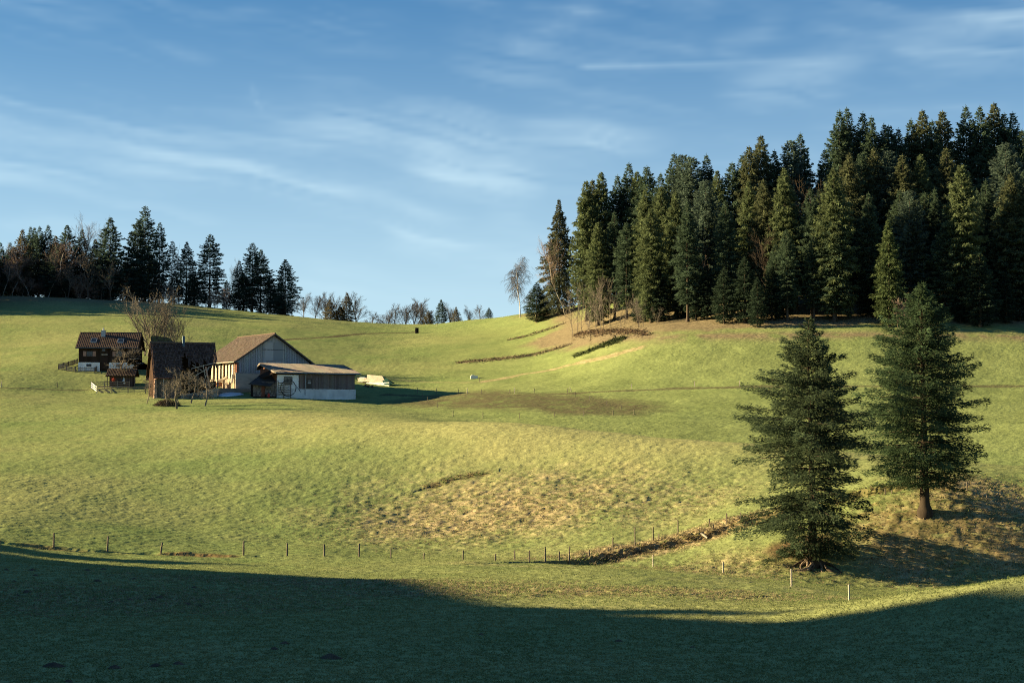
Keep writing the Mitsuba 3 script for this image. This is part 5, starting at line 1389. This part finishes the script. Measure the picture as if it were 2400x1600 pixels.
def molehills():
    rng = R3(51)
    spots = [(75, 1336), (83, 1348), (33, 1362), (40, 1395), (62, 1387), (15, 1335), (205, 1336), (243, 1334), (262, 1410), (305, 1405), (358, 1405), (375, 1400), (420, 1404), (440, 1416), (467, 1420), (228, 1362), (315, 1356), (455, 1376), (125, 1562), (268, 1565), (365, 1560), (418, 1555), (775, 1542), (668, 1507), (643, 1520), (1130, 1487), (160, 1597), (1450, 1502), (1622, 1516)]
    for i, (px, py) in enumerate(spots):
        if py > 1598: continue
        p = spot(px, py, None, 40, 110)
        big = 1.15 if px in (125, 775) else rng.uniform(.45, .8)
        u, a = np.meshgrid(np.linspace(0, 1, 6), np.linspace(0, 2 * np.pi, 15)[:-1], indexing='ij')
        rr = .33 * big * u * (1 + .25 * (meshkit.noise(np.stack([np.cos(a) * 2 + i, np.sin(a) * 2, 0 * a], -1), 3) - .5))
        x, y = p[0] + rr * np.cos(a) * 1.25, p[1] + rr * np.sin(a)
        z = ground_z(x, y) + .15 * big * (1 - u ** 1.6) - .05 * u + .05 * (meshkit.noise(np.stack([x / .09, y / .09, 0 * x], -1), 6) - .5)
        I_ = np.arange(u.size).reshape(u.shape)
        J = np.roll(I_, -1, axis=1)
        q = np.stack([I_[:-1], I_[1:], J[1:], J[:-1]], -1).reshape(-1, 4)
        k = thing('molehill', f'dark earth molehill in the shaded foreground, {ORD[i]} of the scattered mounds counted by rows' if False else mole_label(px, py), 'molehill', 'molehills in the shaded foreground')
        scene[k] = mikit.ply((np.stack([x, y, z], -1).reshape(-1, 3), np.vstack([q[:, [0, 1, 2]], q[:, [0, 2, 3]]])), 'soil_bsdf', smooth=True)


def mole_label(px, py):
    if (px, py) == (125, 1562): return 'largest dark molehill near the lower left picture corner'
    if (px, py) == (775, 1542): return 'dark molehill alone near the middle of the lower picture edge'
    return 'small dark earth molehill in the shaded foreground grass'


molehills()


def grass():
    """Blades in small tufts over the near pasture; taller, strawy tussocks on the banks."""
    rng = R3(61)
    n = 260000
    t = rng.uniform(-.385, .385, n)
    y = 41 + (165 - 41) * rng.random(n) ** 1.2
    x = t * y
    tus = tussock(x, y)
    d, sd = seg_dist(x, y, STEP)
    z = ground_z(x, y)
    edge = np.exp(-(d / .9) ** 2) + .8 * np.exp(-(seg_dist(x, y, STEP2)[0] / .8) ** 2)
    keepp = rng.random(n) < np.clip((150 - y) / 60, .0, .75) + .8 * tus + edge
    x, y, z, tus, edge = x[keepp], y[keepp], z[keepp], tus[keepp], edge[keepp]
    n = len(x)
    hgt = rng.uniform(.03, .075, n) + .12 * tus * rng.random(n) + .22 * edge * rng.random(n)
    patch = meshkit.fbm(np.stack([x / 4.1, y / 4.1, 0 * x + 3], -1), 3, 14)
    yel = np.clip(.42 + .9 * (patch - .5) + .35 * (rng.random(n) - .5), 0, 1)[:, None]
    col = np.array(LUSH) * (1 - yel) + np.array(YELL) * yel
    st = (rng.random(n) < .10 + .8 * tus)[:, None]
    col = np.where(st & (tus[:, None] > .12), np.array([.30, .255, .16]) * rng.uniform(.75, 1.2, (n, 1)), col)
    V, C = [], []
    for b in range(3):
        a = rng.random(n) * 6.283
        lean = rng.uniform(.8, 2.6, n) * hgt
        w = hgt * rng.uniform(.3, .5, n)
        bx, by = x + rng.normal(size=n) * .08, y + rng.normal(size=n) * .08
        P = np.stack([bx, by, z - .008], 1)
        W = np.stack([-np.sin(a), np.cos(a), 0 * a], 1) * w[:, None]
        E = P + np.stack([np.cos(a) * lean, np.sin(a) * lean, hgt * rng.uniform(.7, 1.2, n)], 1)
        V.append(np.stack([P - W, P + W, E], 1)); C.append(np.repeat(col * rng.uniform(.85, 1.15, (n, 1)), 3, 0))
    V, C = np.concatenate(V).reshape(-1, 3), np.concatenate(C)
    scene['grass'] = mikit.ply((V, np.arange(len(V)).reshape(-1, 3)), 'needle_bsdf', color=C)
    tag('grass', 'short pasture grass with straw coloured tussocks on the banks', 'grass', kind='stuff')


grass()
